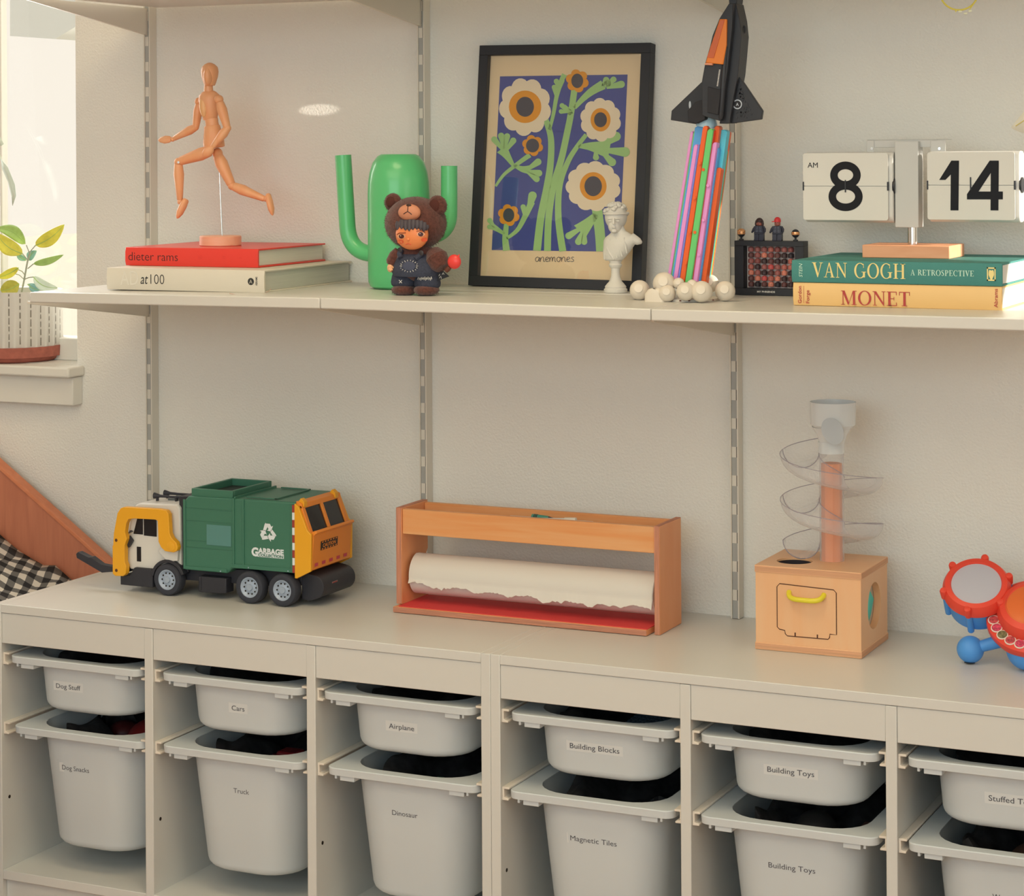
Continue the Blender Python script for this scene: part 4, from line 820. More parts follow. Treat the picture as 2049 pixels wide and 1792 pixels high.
# shuttle
def poly(name, pts, d0, d1, mm, bev=.001): m = MB(); m.prism([f4(x, y, d0) for x, y in pts], (0, d1 - d0, 0)); return m.build(name, mm, t, bev)
poly('nose_cone', [(401, 24), (398, -30), (452, -30), (444, 24)], -.022, .008, BLACK)
poly('fuselage', [(400, 20), (424, 20), (418, 160), (392, 400), (350, 700), (246, 668), (243, 470), (262, 366), (290, 270), (305, 205), (345, 107)], -.036, .010, BLACK)
poly('fuselage_side', [(422, 20), (441, 20), (463, 120), (472, 210), (462, 330), (452, 432), (424, 580), (405, 712), (345, 715), (388, 400), (415, 160)], -.024, .014, BLACK)
poly('tail_panel', [(278, 500), (352, 520), (338, 664), (275, 650)], -.040, -.034, BLACKM)
poly('wing', [(250, 466), (68, 640), (63, 694), (205, 717), (252, 690)], -.010, -.002, BLACK)
poly('wing', [(452, 430), (594, 640), (587, 690), (420, 713), (400, 713), (418, 560)], -.014, -.006, BLACK)
poly('engine_pod', [(160, 640), (205, 590), (262, 572), (262, 690), (210, 714), (165, 702)], -.026, -.008, BLACKM)
m = MB(); a_, b_ = f4(384, 250, -.034), f4(352, 690, -.034); m.limb(a_, b_, [(0, .002), (.05, .0045), (.95, .0045), (1, .003)], 14); m.build('side_tube', BLACK, t)
OR = mat('canopy_orange', obs(222, 122, 46), .25); OR2 = mat('canopy_orange_dark', obs(184, 88, 46), .3)
poly('canopy', [(346, 110), (387, 110), (384, 262), (366, 373), (264, 363), (292, 270)], -.041, -.035, OR, .0015)
poly('canopy_facet', [(349, 116), (375, 114), (340, 240), (312, 336), (272, 332), (296, 268)], -.0422, -.040, OR2, .0003)
poly('canopy_strip', [(262, 363), (304, 366), (303, 377), (260, 375)], -.042, -.035, mat('strip_peach', obs(206, 134, 96), .5), .0003)
c_ = f4(480, 172, -.006); MB().tube([c_ + Vector((.0048 * math.cos(a), 0, .0065 * math.sin(a))) for a in [2 * PI * i / 24 for i in range(24)]], .0014, 8, closed=True).build('ring', BLACK, t)
c_ = f4(450, 603, -.0152); m = MB(); m.lathe(c_, (0, -1, 0), [(.0078, 0), (.0078, .0004)], 28, 0); m.lathe(c_ + Vector((0, -.0004, 0)), (0, -1, 0), [(.0060, 0), (.0060, .0003)], 24, 1); m.text('A', c_ + Vector((0, -.0009, -.0025)), X3, Z3, .005, 0, align='CENTER', bold=.02)
m.build('round_emblem', [mat('emblem_grey', obs(170, 172, 170), .5), BLACKM], t)
c_ = f4(175, 607, -.0106); m = MB(); m.ell(c_, (.002, .0004, .0065)); m.build('wing_mark', mat('emblem_grey', obs(170, 172, 170), .5), t)
m = MB()
for i in range(12): c_ = f4(347 - i * 1.2, 405 + i * 8.2, -.0363); m.obox(c_, (.0011, 0, 0), (0, .0002, 0), (0, 0, .0007))
m.build('lettering', mat('emblem_white', (.8, .78, .74), .5), t)
m = MB()
for i in range(60):
    u_, v_ = random.random(), random.random(); x = 455 + (u_ * .9 - .2) * 120 * v_; y = 470 + v_ * 215; c_ = f4(x, y, -.0140)
    if (x - 450) ** 2 + (y - 603) ** 2 < 34 ** 2: continue
    m.cyl(c_, c_ + Vector((0, -.0010, 0)), .0018, 8)
m.build('studs', BLACK, t)

# ================================================================== BRICK-BUILT PICTURE FRAME WITH HEADS, AND THE FIGURES ON TOP
YBF = -.082; zbf = zsh(.35) + .0003
def f6(zx, zy, d=0): p = f4(zx, zy, YBF - YR + d); p.z += zbf - f4(500, 1712, YBF - YR).z; return p
xa, xb = f6(432, 1500).x, f6(832, 1500).x; ztp = f6(500, 1398).z; xi, xj = f6(484, 1500).x, f6(782, 1500).x; zi, zj = f6(500, 1672).z, f6(500, 1428).z
t = thing('heads_frame', 'small black brick frame showing rows of toy heads, beside the stacked books', 'picture frame', ((xa + xb) / 2, YBF, zbf))
m = MB()
for q in ((xa, xb, zbf, zi), (xa, xb, zj, ztp), (xa, xi, zi, zj), (xj, xb, zi, zj)): m.box((q[0], YBF, q[2]), (q[1], YBF + .026, q[3]))
m.build('frame', mat('frame_black', obs(36, 36, 38), .5), t, .0006)
MB().box((xi - .001, YBF + .020, zi - .001), (xj + .001, YBF + .025, zj + .001)).build('backing', mat('backing_peach', obs(206, 184, 166), .6), t)
tones = [obs(*c) for c in ((60, 42, 40), (96, 58, 52), (128, 68, 60), (168, 92, 76), (200, 118, 92), (186, 78, 70), (44, 36, 38), (146, 84, 74))]
random.seed(11)
hw, hh = (xj - xi) / 7.6, (zj - zi) / 7.15
for r_ in range(7):
    for c in range(7):
        cx = xi + hw * (.8 + c * .985); cz = zj - hh * (.62 + r_ * .985); k = random.choice(range(8)); m = MB(); R_ = hw * .42; H_ = hh * .74
        m.lathe((cx, YBF + .012, cz - H_ / 2), Z3, [(R_ * .8, 0), (R_, H_ * .14), (R_, H_ * .86), (R_ * .8, H_), (R_ * .5, H_), (R_ * .5, H_ * 1.16)], 18)
        m.box((cx - R_ * .5, YBF + .012 - R_ * .92, cz + H_ * .06), (cx - R_ * .25, YBF + .012 - R_ * .84, cz + H_ * .16), 1).box((cx + R_ * .25, YBF + .012 - R_ * .92, cz + H_ * .06), (cx + R_ * .5, YBF + .012 - R_ * .84, cz + H_ * .16), 1).box((cx - R_ * .35, YBF + .012 - R_ * .96, cz - H_ * .24), (cx + R_ * .35, YBF + .012 - R_ * .90, cz - H_ * .18), 1)
        m.build('head', [mat('head_tone_%s' % 'abcdefgh'[k], tones[k], .4), mat('face_print', (.03, .02, .02), .6)], t)
m = MB(); m.text('MY PHRIENDS', f6(615, 1698, -.0006), X3, Z3, .0030, 0, align='CENTER', width=.0315, bold=.03); m.build('lettering', mat('emblem_white', (.8, .78, .74), .5), t, fix=False)
def figure(zx, lab, hairc, cap):
    base = f6(zx, 1398, .012); z0 = ztp + .0002; k = .0404; x = base.x; y = base.y
    t = thing('toy_figure', lab, 'toy figure', (x, y, z0), 'small figures on the brick frame')
    DK = mat('figure_dark', obs(52, 52, 60), .4); GP = mat('figure_print', obs(120, 122, 128), .5); SK = mat('figure_face', obs(150, 84, 66), .4)
    for s in (-1, 1):
        m = MB(); m.box((x + s * k * .105 - k * .098, y - k * .10, z0), (x + s * k * .105 + k * .098, y + k * .10, z0 + k * .27)).box((x + s * k * .105 - k * .098, y - k * .14, z0), (x + s * k * .105 + k * .098, y + k * .10, z0 + k * .05)); m.build('leg', DK, t, .0004)
    MB().box((x - k * .21, y - k * .1, z0 + k * .272), (x + k * .21, y + k * .1, z0 + k * .32)).build('hips', DK, t, .0004)
    m = MB(); m.loft([[Vector((x + sx * w_ * k, y + sy * .1 * k, z0 + h * k)) for sx, sy in ((-1, -1), (1, -1), (1, 1), (-1, 1))] for w_, h in ((.21, .322), (.155, .62))])
    m.build('torso', DK, t, .0005)
    m = MB()
    for j in range(4): m.box((x - k * (.13 - .012 * j), y - k * .1035, z0 + k * (.36 + j * .065)), (x - k * .03, y - k * .1005, z0 + k * (.375 + j * .065))).box((x + k * .03, y - k * .1035, z0 + k * (.36 + j * .065)), (x + k * (.13 - .012 * j), y - k * .1005, z0 + k * (.375 + j * .065)))
    m.build('print', GP, t)
    for s in (-1, 1):
        m = MB(); m.tube([(x + s * k * .17, y, z0 + k * .58), (x + s * k * .24, y - k * .02, z0 + k * .47), (x + s * k * .26, y - k * .10, z0 + k * .38)], [k * .055, k * .06, k * .05], 12); m.build('arm', DK, t)
        MB().cyl((x + s * k * .26, y - k * .10, z0 + k * .385), (x + s * k * .265, y - k * .17, z0 + k * .35), k * .04, 12).build('hand', DK, t)
    MB().lathe((x, y, z0 + k * .625), Z3, [(k * .09, 0), (k * .125, k * .03), (k * .125, k * .19), (k * .09, k * .22)], 24).build('head', SK, t)
    m = MB(); m.box((x - k * .06, y - k * .128, z0 + k * .75), (x - k * .03, y - k * .122, z0 + k * .78)).box((x + k * .03, y - k * .128, z0 + k * .75), (x + k * .06, y - k * .122, z0 + k * .78)).box((x - k * .04, y - k * .13, z0 + k * .685), (x + k * .04, y - k * .122, z0 + k * .70)); m.build('face_print', mat('face_print', (.03, .02, .02), .6), t)
    m = MB()
    if cap:
        m.lathe((x, y, z0 + k * .78), Z3, [(k * .14, 0), (k * .145, k * .06), (k * .12, k * .15), (k * .06, k * .20), (0, k * .21)], 24); m.prism([(x - k * .14, y, z0 + k * .79), (x - k * .22, y - k * .10, z0 + k * .785), (x - k * .12, y - k * .20, z0 + k * .785), (x, y - k * .13, z0 + k * .79)], (0, 0, k * .03)); m.build('cap', mat('cap_red', obs(206, 52, 52), .4), t)
    else:
        m.ell((x, y + k * .02, z0 + k * .80), (k * .155, k * .15, k * .15), 20, 12)
        for s in (-1, 1): m.limb((x + s * k * .12, y + k * .01, z0 + k * .84), (x + s * k * .15, y, z0 + k * .56), [(0, k * .05), (.5, k * .065), (1, k * .03)], 10)
        m.limb((x, y + k * .09, z0 + k * .84), (x, y + k * .12, z0 + k * .52), [(0, k * .10), (1, k * .08)], 12); hb = m.build('hair', mat('hair_dark', obs(54, 36, 34), .5), t)
figure(577, 'toy figure with long dark hair standing on the black brick frame', None, False); figure(682, 'toy figure in a red cap standing on the black brick frame', None, True)
for zx, lab in ((472, 'toy helmet with copper top on a post, near the rocket plume'), (786, 'toy helmet with copper visor on a post, at the book side of the brick frame')):
    b_ = f6(zx, 1398, .012); z0 = ztp + .0002; k = .0060; t = thing('toy_helmet', lab, 'toy helmet', (b_.x, b_.y, z0), 'helmets on the brick frame')
    MB().lathe((b_.x, b_.y, z0), Z3, [(.0042, 0), (.0042, .002), (.0018, .0025), (.0018, .008)], 16).build('post', BLACK, t)
    MB().ell((b_.x, b_.y, z0 + .0125), (.0068, .0066, .0072)).build('shell', BLACK, t)
    m = MB(); m.lathe((b_.x, b_.y, z0 + .0125), Z3, [(.0069, -.0022), (.0071, 0), (.0068, .0028)], 24); m.v = [v for v in m.v]
    m.build('visor', mat('visor_copper', obs(196, 138, 88), .2, metal=.6), t)
    if zx == 472: MB().ell((b_.x, b_.y, z0 + .0150), (.0072, .0070, .0052)).build('copper_top', mat('visor_copper', obs(196, 138, 88), .2, metal=.6), t)

# ================================================================== BOOKS, RIGHT STACK
def f5(zx, zy, Y): return at(1440 + zx / 3.365, 260 + zy / 3.365, Y)
GRB = mat('cover_green', obs(62, 116, 104), .75, bump=.25, bscale=900); YEB = mat('cover_yellow', obs(216, 172, 106), .45)
GOLD = mat('gold_lettering', obs(222, 196, 120), .35); CRL = mat('cream_lettering', obs(178, 200, 172), .5); MAR = mat('maroon_lettering', obs(158, 56, 50), .6)
z1 = zsh(.6) + .0002
t, M4, L, W, h = book('painter_book', 'thick yellow hardcover lettered MONET under the green book', 'books under the flip clock', .4650, .7935, -.2905, -.030, z1, .0364, YEB, edge=.0008)
Yf = -.2905 - .0021; m = MB(); o = f5(815, 1175, Yf); e2 = f5(1285, 1178, Yf); hM = f5(815, 1075, Yf).z - o.z
roman(m, 'MONET', Vector((o.x, Yf, o.z)), X3, Z3, hM * .95, e2.x - o.x, 0)
for txt, zx in (('Gordon', 551), ('Forge', 604)): q = f5(zx, 1166, Yf); m.text(txt, Vector((q.x, Yf, q.z)), Z3, -X3, .0060, 0, width=(.0270 if txt == 'Gordon' else .0205), bold=.012)
q = f5(565, 1165, Yf); m.box((q.x, Yf, q.z), (q.x + .0005, Yf + .0001, q.z + .027), 0)
q = f5(1872, 1196, Yf); m.text('Abrams', Vector((q.x, Yf, q.z)), Z3, -X3, .0058, 0, width=.0285, bold=.012)
m.build('lettering', MAR, t, fix=False)
z2_ = z1 + .0367
t, M4, L, W, h = book('painter_book', 'thick green hardcover lettered VAN GOGH under the flip clock', 'books under the flip clock', .4635, .7945, -.2925, -.026, z2_, .0346, GRB, edge=.0012)
Yf = -.2925 - .0021; m = MB(); o = f5(625, 990, Yf); e2 = f5(1252, 1000, Yf)
roman(m, 'VAN GOGH', Vector((o.x, Yf, o.z)), X3, Z3, .0232, e2.x - o.x, 0)
o = f5(1285, 975, Yf); e2 = f5(1712, 975, Yf); roman(m, 'A RETROSPECTIVE', Vector((o.x, Yf, o.z - .0006)), X3, Z3, .0088, e2.x - o.x, 1)
q = f5(557, 990, Yf); m.text('STEIN', Vector((q.x, Yf, q.z)), Z3, -X3, .0058, 1, width=.0215, shear=.2)
a_, b_ = f5(1800, 1015, Yf), f5(1858, 925, Yf)
for q in ((a_.x, b_.x, a_.z, a_.z + .0022), (a_.x, b_.x, b_.z - .0022, b_.z), (a_.x, a_.x + .0018, a_.z, b_.z), (b_.x - .0018, b_.x, a_.z, b_.z)): m.box((q[0], Yf - .0001, q[2]), (q[1], Yf, q[3]), 0)
m.flat([Vector(((a_.x + b_.x) / 2 + .0042 * math.cos(q), Yf, (a_.z + b_.z) / 2 + .0072 * math.sin(q) * (1 + .25 * math.sin(3 * q)))) for q in [2 * PI * i / 26 for i in range(26)]], 0)
m.build('lettering', [GOLD, CRL], t, fix=False)

# ================================================================== FLIP CLOCK
zk = z2_ + .0348; YK = -.190
CW = mat('clock_white', (.72, .71, .68), .35); CWM = mat('clock_metal_white', (.60, .60, .585), .4); CARD = mat('flap_white', (.74, .725, .68), .5); DIG = mat('digit_black', (.012, .013, .018), .6, spec=.25)
a_, b_ = f5(960, 868, YK), f5(1548, 872, YK)
t = thing('flip_clock', 'white flip clock showing 8 14 on a wooden foot, on the green book', 'clock', ((a_.x + b_.x) / 2, -.14, zk))
MB().box((a_.x, YK, zk), (b_.x, -.092, zk + .0205)).build('foot', wood('clock_foot', obs(204, 138, 96), obs(218, 154, 110), grain=(4, 30, 30)), t, .0012)
YCo = -.158; c1_, c2_ = f5(1182, 655, YCo), f5(1336, 75, YCo); xm_ = (c1_.x + c2_.x) / 2
MB().cyl((xm_ + .006, -.145, zk + .0203), (xm_ + .006, -.145, c1_.z + .001), .0085, 28).build('pole', CHROME, t)
MB().box((c1_.x, YCo, c1_.z), (c2_.x, YCo + .030, c2_.z)).build('column', CWM, t, .0008)
l_, r_ = f5(992, 70, YCo + .012), f5(1522, 70, YCo + .012)
MB().box((l_.x, YCo + .012, l_.z - .0115), (r_.x, YCo + .0135, l_.z)).box((l_.x, YCo + .012, l_.z), (r_.x + .006, YCo + .030, l_.z + .0012)).box((r_.x - .024, YCo + .0105, r_.z - .019), (r_.x, YCo + .0118, r_.z)).box((l_.x, YCo + .0105, l_.z - .022), (l_.x + .012, YCo + .0118, l_.z)).build('top_bracket', CWM, t, .0006)
m = MB()
for zx in (1025, 1480): q = f5(zx, 125, YCo + .0102); m.cyl(q, q + Vector((0, -.0012, 0)), .0022, 16)
m.build('screws', CHROME, t)
YBk = -.166
def block(xl, xr, zt_, zs_, zb_, lab):
    A, B = f5(xl, zs_, YBk), f5(xr, zs_, YBk); x0_, x1_ = A.x, B.x; ztop, zsp, zbt = f5(xl, zt_, YBk).z, (A.z + B.z) / 2, f5(xl, zb_, YBk).z
    m = MB(); hz_ = (ztop - zbt) / 2 + .0028; cz_ = (ztop + zbt) / 2 - .0012; yc_ = YBk + .0035 + .017
    prof = []
    rr = .012
    for k, (sy, sz) in enumerate(((1, 1), (-1, 1), (-1, -1), (1, -1))):
        for i in range(7): q = PI / 2 * (k + i / 6); prof.append((yc_ + sy * (.017 - rr) + rr * math.cos(q), cz_ + sz * (hz_ - rr) + rr * math.sin(q)))
    m.prism([(x0_ + .0012, y, z) for y, z in prof], (x1_ - x0_ + .0060, 0, 0)); body = m.build('digit_drum', CW, t, .0018)
    for nm, za, zb2 in (('upper_flap', zsp + .0004, ztop), ('lower_flap', zbt, zsp - .0004)):
        m = MB(); r0 = .004; pts = []
        cs = [(x1_ - r0, zb2 - r0, 0), (x0_ + r0, zb2 - r0, 90), (x0_ + r0, za + r0, 180), (x1_ - r0, za + r0, 270)]
        rrs = [r0, r0, .0006, .0006] if nm == 'upper_flap' else [.0006, .0006, r0, r0]
        for (cx, cz, a0), q in zip(cs, rrs):
            ox = (r0 - q) * (1 if cx > (x0_ + x1_) / 2 else -1); oz = (r0 - q) * (1 if cz > (za + zb2) / 2 else -1)
            for i in range(5): an = R(a0 + 90 * i / 4); pts.append((cx + ox + q * math.cos(an), YBk, cz + oz + q * math.sin(an)))
        m.prism(pts, (0, .0022, 0)); m.build(nm, CARD, t)
    m = MB(); m.cyl((x0_ - .0012, YBk + .012, zsp), (x0_ + .001, YBk + .012, zsp), .009, 20); m.cyl((x1_ + .006, YBk + .014, zsp), (x1_ + .0095, YBk + .014, zsp), .0125, 24); m.box((x0_ - .0006, YBk - .0008, zsp - .007), (x0_ + .0016, YBk + .003, zsp + .007)).box((x1_ - .0016, YBk - .0008, zsp - .007), (x1_ + .0008, YBk + .003, zsp + .007)); m.build('hub', BLACK, t)
    return x0_, x1_, zsp
block(562, 1134, 157, 378, 604, 'h'); block(1398, 1988, 150, 371, 602, 'm')
m = MB(); yd = YBk - .0004
def pf(x, y): q = f5(x, y, yd); return Vector((q.x, yd, q.z))
def ringp(cx, cy, rx, ry, ix, iy):
    n = 40
    o_ = [pf(cx + rx * math.cos(2 * PI * i / n), cy + ry * math.sin(2 * PI * i / n)) for i in range(n)]; i_ = [pf(cx + ix * math.cos(2 * PI * i / n), cy + iy * math.sin(2 * PI * i / n)) for i in range(n)]
    m.add([q - Y3 * (.0001 if cy > 400 else 0) for q in o_ + i_], [(i, (i + 1) % n, n + (i + 1) % n, n + i) for i in range(n)])
ringp(847, 304, 103, 92, 52, 40); ringp(848, 448, 115, 98, 64, 47)
m.build('hour_digit', DIG, t, fix=False)
m = MB(); m.flat([pf(*q) for q in ((1560, 206), (1612, 206), (1608, 541), (1554, 541), (1556, 300), (1520, 336), (1478, 336))])
for P_ in (((1818, 206), (1880, 206), (1742, 416), (1700, 467), (1665, 467), (1665, 432)), ((1690, 414), (1907, 414), (1907, 467), (1665, 467))): m.flat([pf(*q) - Y3 * (.0001 if P_[0][0] == 1690 else 0) for q in P_])
m.flat([pf(*q) - Y3 * .0002 for q in ((1826, 206), (1880, 206), (1877, 541), (1824, 541))]); m.build('minute_digits', DIG, t, fix=False)
m = MB(); q = pf(592, 254); m.text('AM', q, X3, Z3, .0090, 0, width=.0172); m.build('lettering', DIG, t, fix=False)
m = MB()
for x, y in ((847, 378), (1690, 360)): q = pf(x, y); m.box((q.x - .0010, yd - .0010, q.z - .010), (q.x + .0010, yd - .0002, q.z + .010))
m.build('flap_clip', BLACK, t)

# ================================================================== TOY GARBAGE TRUCK
ZK = ZC + .0003
GT = mat('truck_green', obs(56, 100, 76), .45, bump=.08, bscale=500); GTL = mat('truck_green_panel', obs(78, 118, 106), .45); YT = mat('truck_yellow', obs(236, 164, 34), .4); OT = mat('truck_orange', obs(224, 132, 44), .42)
WT = mat('truck_white', (.74, .72, .68), .4); BT = mat('truck_black', obs(42, 41, 44), .5); TY = mat('tyre', obs(48, 48, 52), .75); HB = mat('hub_grey', obs(150, 156, 160), .45, metal=.2); WN = mat('window_black', obs(26, 26, 28), .15)
yN, yF = -.248, -.104
t = thing('garbage_truck', 'toy garbage truck with green body, white cab and yellow arms, on the left cabinet', 'toy truck', (-.65, -.176, ZK))
def T(name, pts, y0, y1, mm, bev=.0012, par=None): return MB().pxz(pts, y0, y1).build(name, mm, par or t, bev)
body = T('body', [(-.705, .610), (-.612, .610), (-.602, .620), (-.474, .622), (-.469, .747), (-.694, .745), (-.703, .736)], yN, yF, GT, .003)
m = MB()      # raised ribs and rims on the body
for x_ in (-.5975, -.5770): m.box((x_ - .0018, yN - .0022, .625), (x_ + .0018, yN + .001, .7465))
m.box((-.7045, yN - .0020, .612), (-.6995, yN, .738)).box((-.703, yN - .0018, .612), (-.612, yN, .618)).box((-.602, yN - .0018, .622), (-.474, yN, .629)).box((-.479, yN - .0018, .628), (-.474, yN, .742))
m.box((-.5975, yN, .7455), (-.594, yF, .7495)).box((-.577, yN + .01, .7475), (-.515, yN + .014, .7495)).box((-.577, yF - .014, .7475), (-.515, yF - .01, .7495)).box((-.519, yN + .01, .7475), (-.515, yF - .01, .7495))
for z in (.723, .700, .664, .652): m.box((-.700, yN - .0008, z), (-.600, yN, z + .0010))
m.build('ribs', GT, body, .0005)
m = MB()
for q in ((-.690, -.602, yN + .004, yN + .010), (-.690, -.602, yF - .010, yF - .004), (-.690, -.684, yN + .010, yF - .010), (-.608, -.602, yN + .010, yF - .010)): m.box((q[0], q[2], .744), (q[1], q[3], .7585))
m.build('hopper_rim', GT, body, .0012)
MB().box((-.684, yN + .010, .7445), (-.608, yF - .010, .7462)).build('hopper_opening', mat('hopper_dark', obs(24, 40, 32), .8), body)
m = MB(); m.box((-.655, yN - .0010, .659), (-.603, yN, .696)); m.build('side_panel', [GTL], body, .0004)
m = MB()      # recycling arrows
cx, cz, s_ = -.526, .6895, .0215
for k in range(3):
    rot = R(-120 * k)
    for poly in ([(-.62, .20), (-.28, .20), (-.06, .60), (-.30, .98), (-.42, .80)][:5], [(-.28, .90), (.22, .90), (.40, .62), (.60, .74), (.36, .16), (-.14, .24), (.06, .36), (-.04, .54)]):
        pts = []
        for a, b_ in poly: a2, b2 = a * .80 + .02, b_ * .86 - .02; pts.append(Vector((cx + s_ * (a2 * math.cos(rot) - b2 * math.sin(rot)), yN - .0006, cz + s_ * (a2 * math.sin(rot) + b2 * math.cos(rot)))))
        m.flat(pts, 0)
o = Vector((-.5605, yN - .0006, .6455))
m.text('G', o + Vector((0, 0, .0010)), X3, Z3, .0150, 0, width=.0145, bold=.05); m.text('ARBAGE', o + Vector((.0135, 0, .0062)), X3, Z3, .0098, 0, width=.0535, bold=.05)
m.box((o.x + .0125, yN - .0003, .6452), (o.x + .0670, yN - .0001, .6518), 0); m.text('COLLECTION', o + Vector((.0140, -.0002, .0009)), X3, Z3, .0048, 1, width=.0515, bold=.03)
m.build('lettering', [mat('decal_white', obs(222, 222, 210), .5), GT], body, fix=False)
m = MB()
for k in range(9): m.box((-.4745, yN - .0028, .6225 + k * .0134), (-.4695, yN - .0001, .6225 + (k + .96) * .0134), k % 2)
m.build('reflector_strip', [mat('decal_red', obs(140, 50, 42), .5), mat('decal_white', obs(222, 222, 210), .5)], body)
for q in ((-.625, .6135), (-.566, .6245), (-.484, .6245)): MB().cyl((q[0], yN - .0024, q[1]), (q[0], yN - .0016, q[1]), .0012, 10).build('screw', HB, body)
cab = T('cab', [(-.826, .600), (-.833, .612), (-.834, .650), (-.826, .690), (-.815, .719), (-.806, .7235), (-.722, .7265), (-.716, .72), (-.714, .600)], yN + .006, yF - .004, WT, .003)
T('cab_back', [(-.722, .604), (-.722, .741), (-.7035, .741), (-.7035, .604)], yN + .012, yF - .010, BT, .001)
T('cab_flank', [(-.760, .640), (-.745, .655), (-.735, .668), (-.716, .655), (-.718, .625), (-.740, .622)], yN - .001, yN + .008, WT, .001)
for pts in ([(-.818, .6665), (-.797, .6665), (-.797, .7005), (-.808, .7005)], [(-.795, .6650), (-.767, .6645), (-.767, .7000), (-.795, .7005)]): T('window', pts, yN + .0048, yN + .007, WN, .0008, cab)
T('windscreen', [(-.8355, .664), (-.8275, .690), (-.8175, .714), (-.816, .714), (-.826, .690), (-.834, .664)], yN + .018, yF - .016, WN, 0, cab)
T('door_handle', [(-.8105, .6165), (-.8015, .6165), (-.8015, .6435), (-.8105, .6435)], yN + .0048, yN + .007, WN, .0004, cab)
m = MB()
for y in (yN + .040, yN + .074): m.lathe((-.795, y, .7335), (1, .08, -.02), [(.0058, 0), (.0052, .003), (.0028, .012), (.0022, .03), (.0026, .052), (.0022, .056), (0, .0565)], 16); m.box((-.790, y - .002, .722), (-.786, y + .002, .733)).box((-.750, y, .722), (-.746, y + .004, .733))
m.build('roof_horns', BT, cab)
MB().box((-.772, yN + .050, .7235), (-.735, yN + .064, .7290)).box((-.778, yN + .085, .7235), (-.745, yN + .1, .7285)).build('roof_lights', mat('lens_grey', obs(96, 98, 90), .4), cab, .001)
T('chassis', [(-.800, .585), (-.800, .603), (-.470, .622), (-.470, .596), (-.520, .590)], yN + .022, yF - .022, BT, .001)
T('bumper', [(-.843, .572), (-.843, .589), (-.822, .591), (-.812, .606), (-.776, .606), (-.772, .600), (-.772, .572)], yN - .001, yF + .001, BT, .0012)
arch = arc(-.739, .589, .037, .037, 20, 172, 14) + arc(-.739, .589, .031, .031, 20, 172, 14)[::-1]
T('wheel_arch', arch, yN - .002, yN + .02, BT, .0008)
T('fuel_box', [(-.676, .571), (-.676, .600), (-.617, .600), (-.617, .573), (-.640, .571)], yN + .004, yN + .03, BT, .0014)
MB().box((-.672, yN + .0030, .575), (-.670, yN + .005, .598)).build('box_rib', BT, t); 
wr = .0290
for x_ in (-.739, -.5635, -.4955):
    for s in (0, 1):
        y0 = yN - .006 if s == 0 else yF + .006; d = 1 if s == 0 else -1
        m = MB(); m.lathe((x_, y0, ZK + wr + .0002), (0, d, 0), [(.0180, .0035), (.0190, .0012), (.0235, 0), (.0272, .0014), (wr, .0045), (wr, .0200), (.027, .0235), (.019, .0240), (.016, .0240)], 48, cap0=False, cap1=True); wh = m.build('wheel', TY, t)
        m = MB(); m.lathe((x_, y0, ZK + wr + .0002), (0, d, 0), [(0, .0015), (.0055, .0016), (.0065, .0045), (.0125, .0060), (.0150, .0040), (.0172, .0018), (.0185, .0020), (.0185, .0060), (0, .0062)], 40, cap0=False, cap1=False); m.build('hub', HB, wh)
        if s == 0:
            m = MB()
            for k in range(10): q = 2 * PI * k / 10; c_ = Vector((x_ + .0122 * math.cos(q), y0 + .0058, ZK + wr + .0122 * math.sin(q))); m.cyl(c_, c_ - Vector((0, .0010, 0)), .0015, 10)
            m.build('lug_holes', DARKH, wh)
outer = [(-.8515, .594), (-.8515, .6455), (-.8500, .646), (-.8485, .668), (-.8400, .706), (-.8330, .7155), (-.826, .7180), (-.750, .7190), (-.734, .7175), (-.7285, .711), (-.7265, .676), (-.722, .668), (-.712, .6605), (-.709, .652), (-.711, .646), (-.718, .6425), (-.736, .6435), (-.745, .650), (-.7505, .660), (-.752, .6975), (-.757, .6995), (-.803, .6985), (-.816, .6965), (-.821, .688), (-.824, .672), (-.820, .660), (-.825, .648), (-.825, .617), (-.8215, .611), (-.8225, .596), (-.828, .591), (-.846, .590)]
for y0 in (yN - .0135, yF + .0015):
    a_ = T('lift_arm', outer, y0, y0 + .012, YT, .0018)
    if y0 < -.2:
        m = MB()
        for q in ((-.843, .656), (-.843, .6005)): m.cyl((q[0], y0 - .0002, q[1]), (q[0], y0 + .002, q[1]), .0030, 16)
        m.build('pin_holes', mat('pin_hole_brown', obs(80, 46, 20), .7), a_)
        MB().lathe((-.7235, y0, .6525), (0, -1, 0), [(.0085, -.001), (.0085, .0006), (.0070, .0012)], 24).build('pivot', YT, a_)
m = MB(); m.prism([(-.823, yN - .004, .642), (-.829, yN - .004, .654), (-.822, yN - .004, .664), (-.814, yN - .004, .655)], (0, .006, 0)).prism([(-.823, yN - .004, .668), (-.820, yN - .004, .674), (-.815, yN - .004, .672)], (0, .006, 0)); m.build('arm_bracket', BT, t)
for y0 in (yN - .004, yF - .010):
    T('fork', [(-.9405, .6225), (-.9355, .6265), (-.9120, .6180), (-.9060, .6190), (-.8840, .6070), (-.8500, .6040), (-.8500, .5960), (-.8830, .5915), (-.9390, .6145)], y0, y0 + .014, BT, .0014)
m = MB(); m.box((-.8500, yN - .001, .594), (-.8330, yF + .001, .606)); m.build('fork_bar', BT, t, .001)
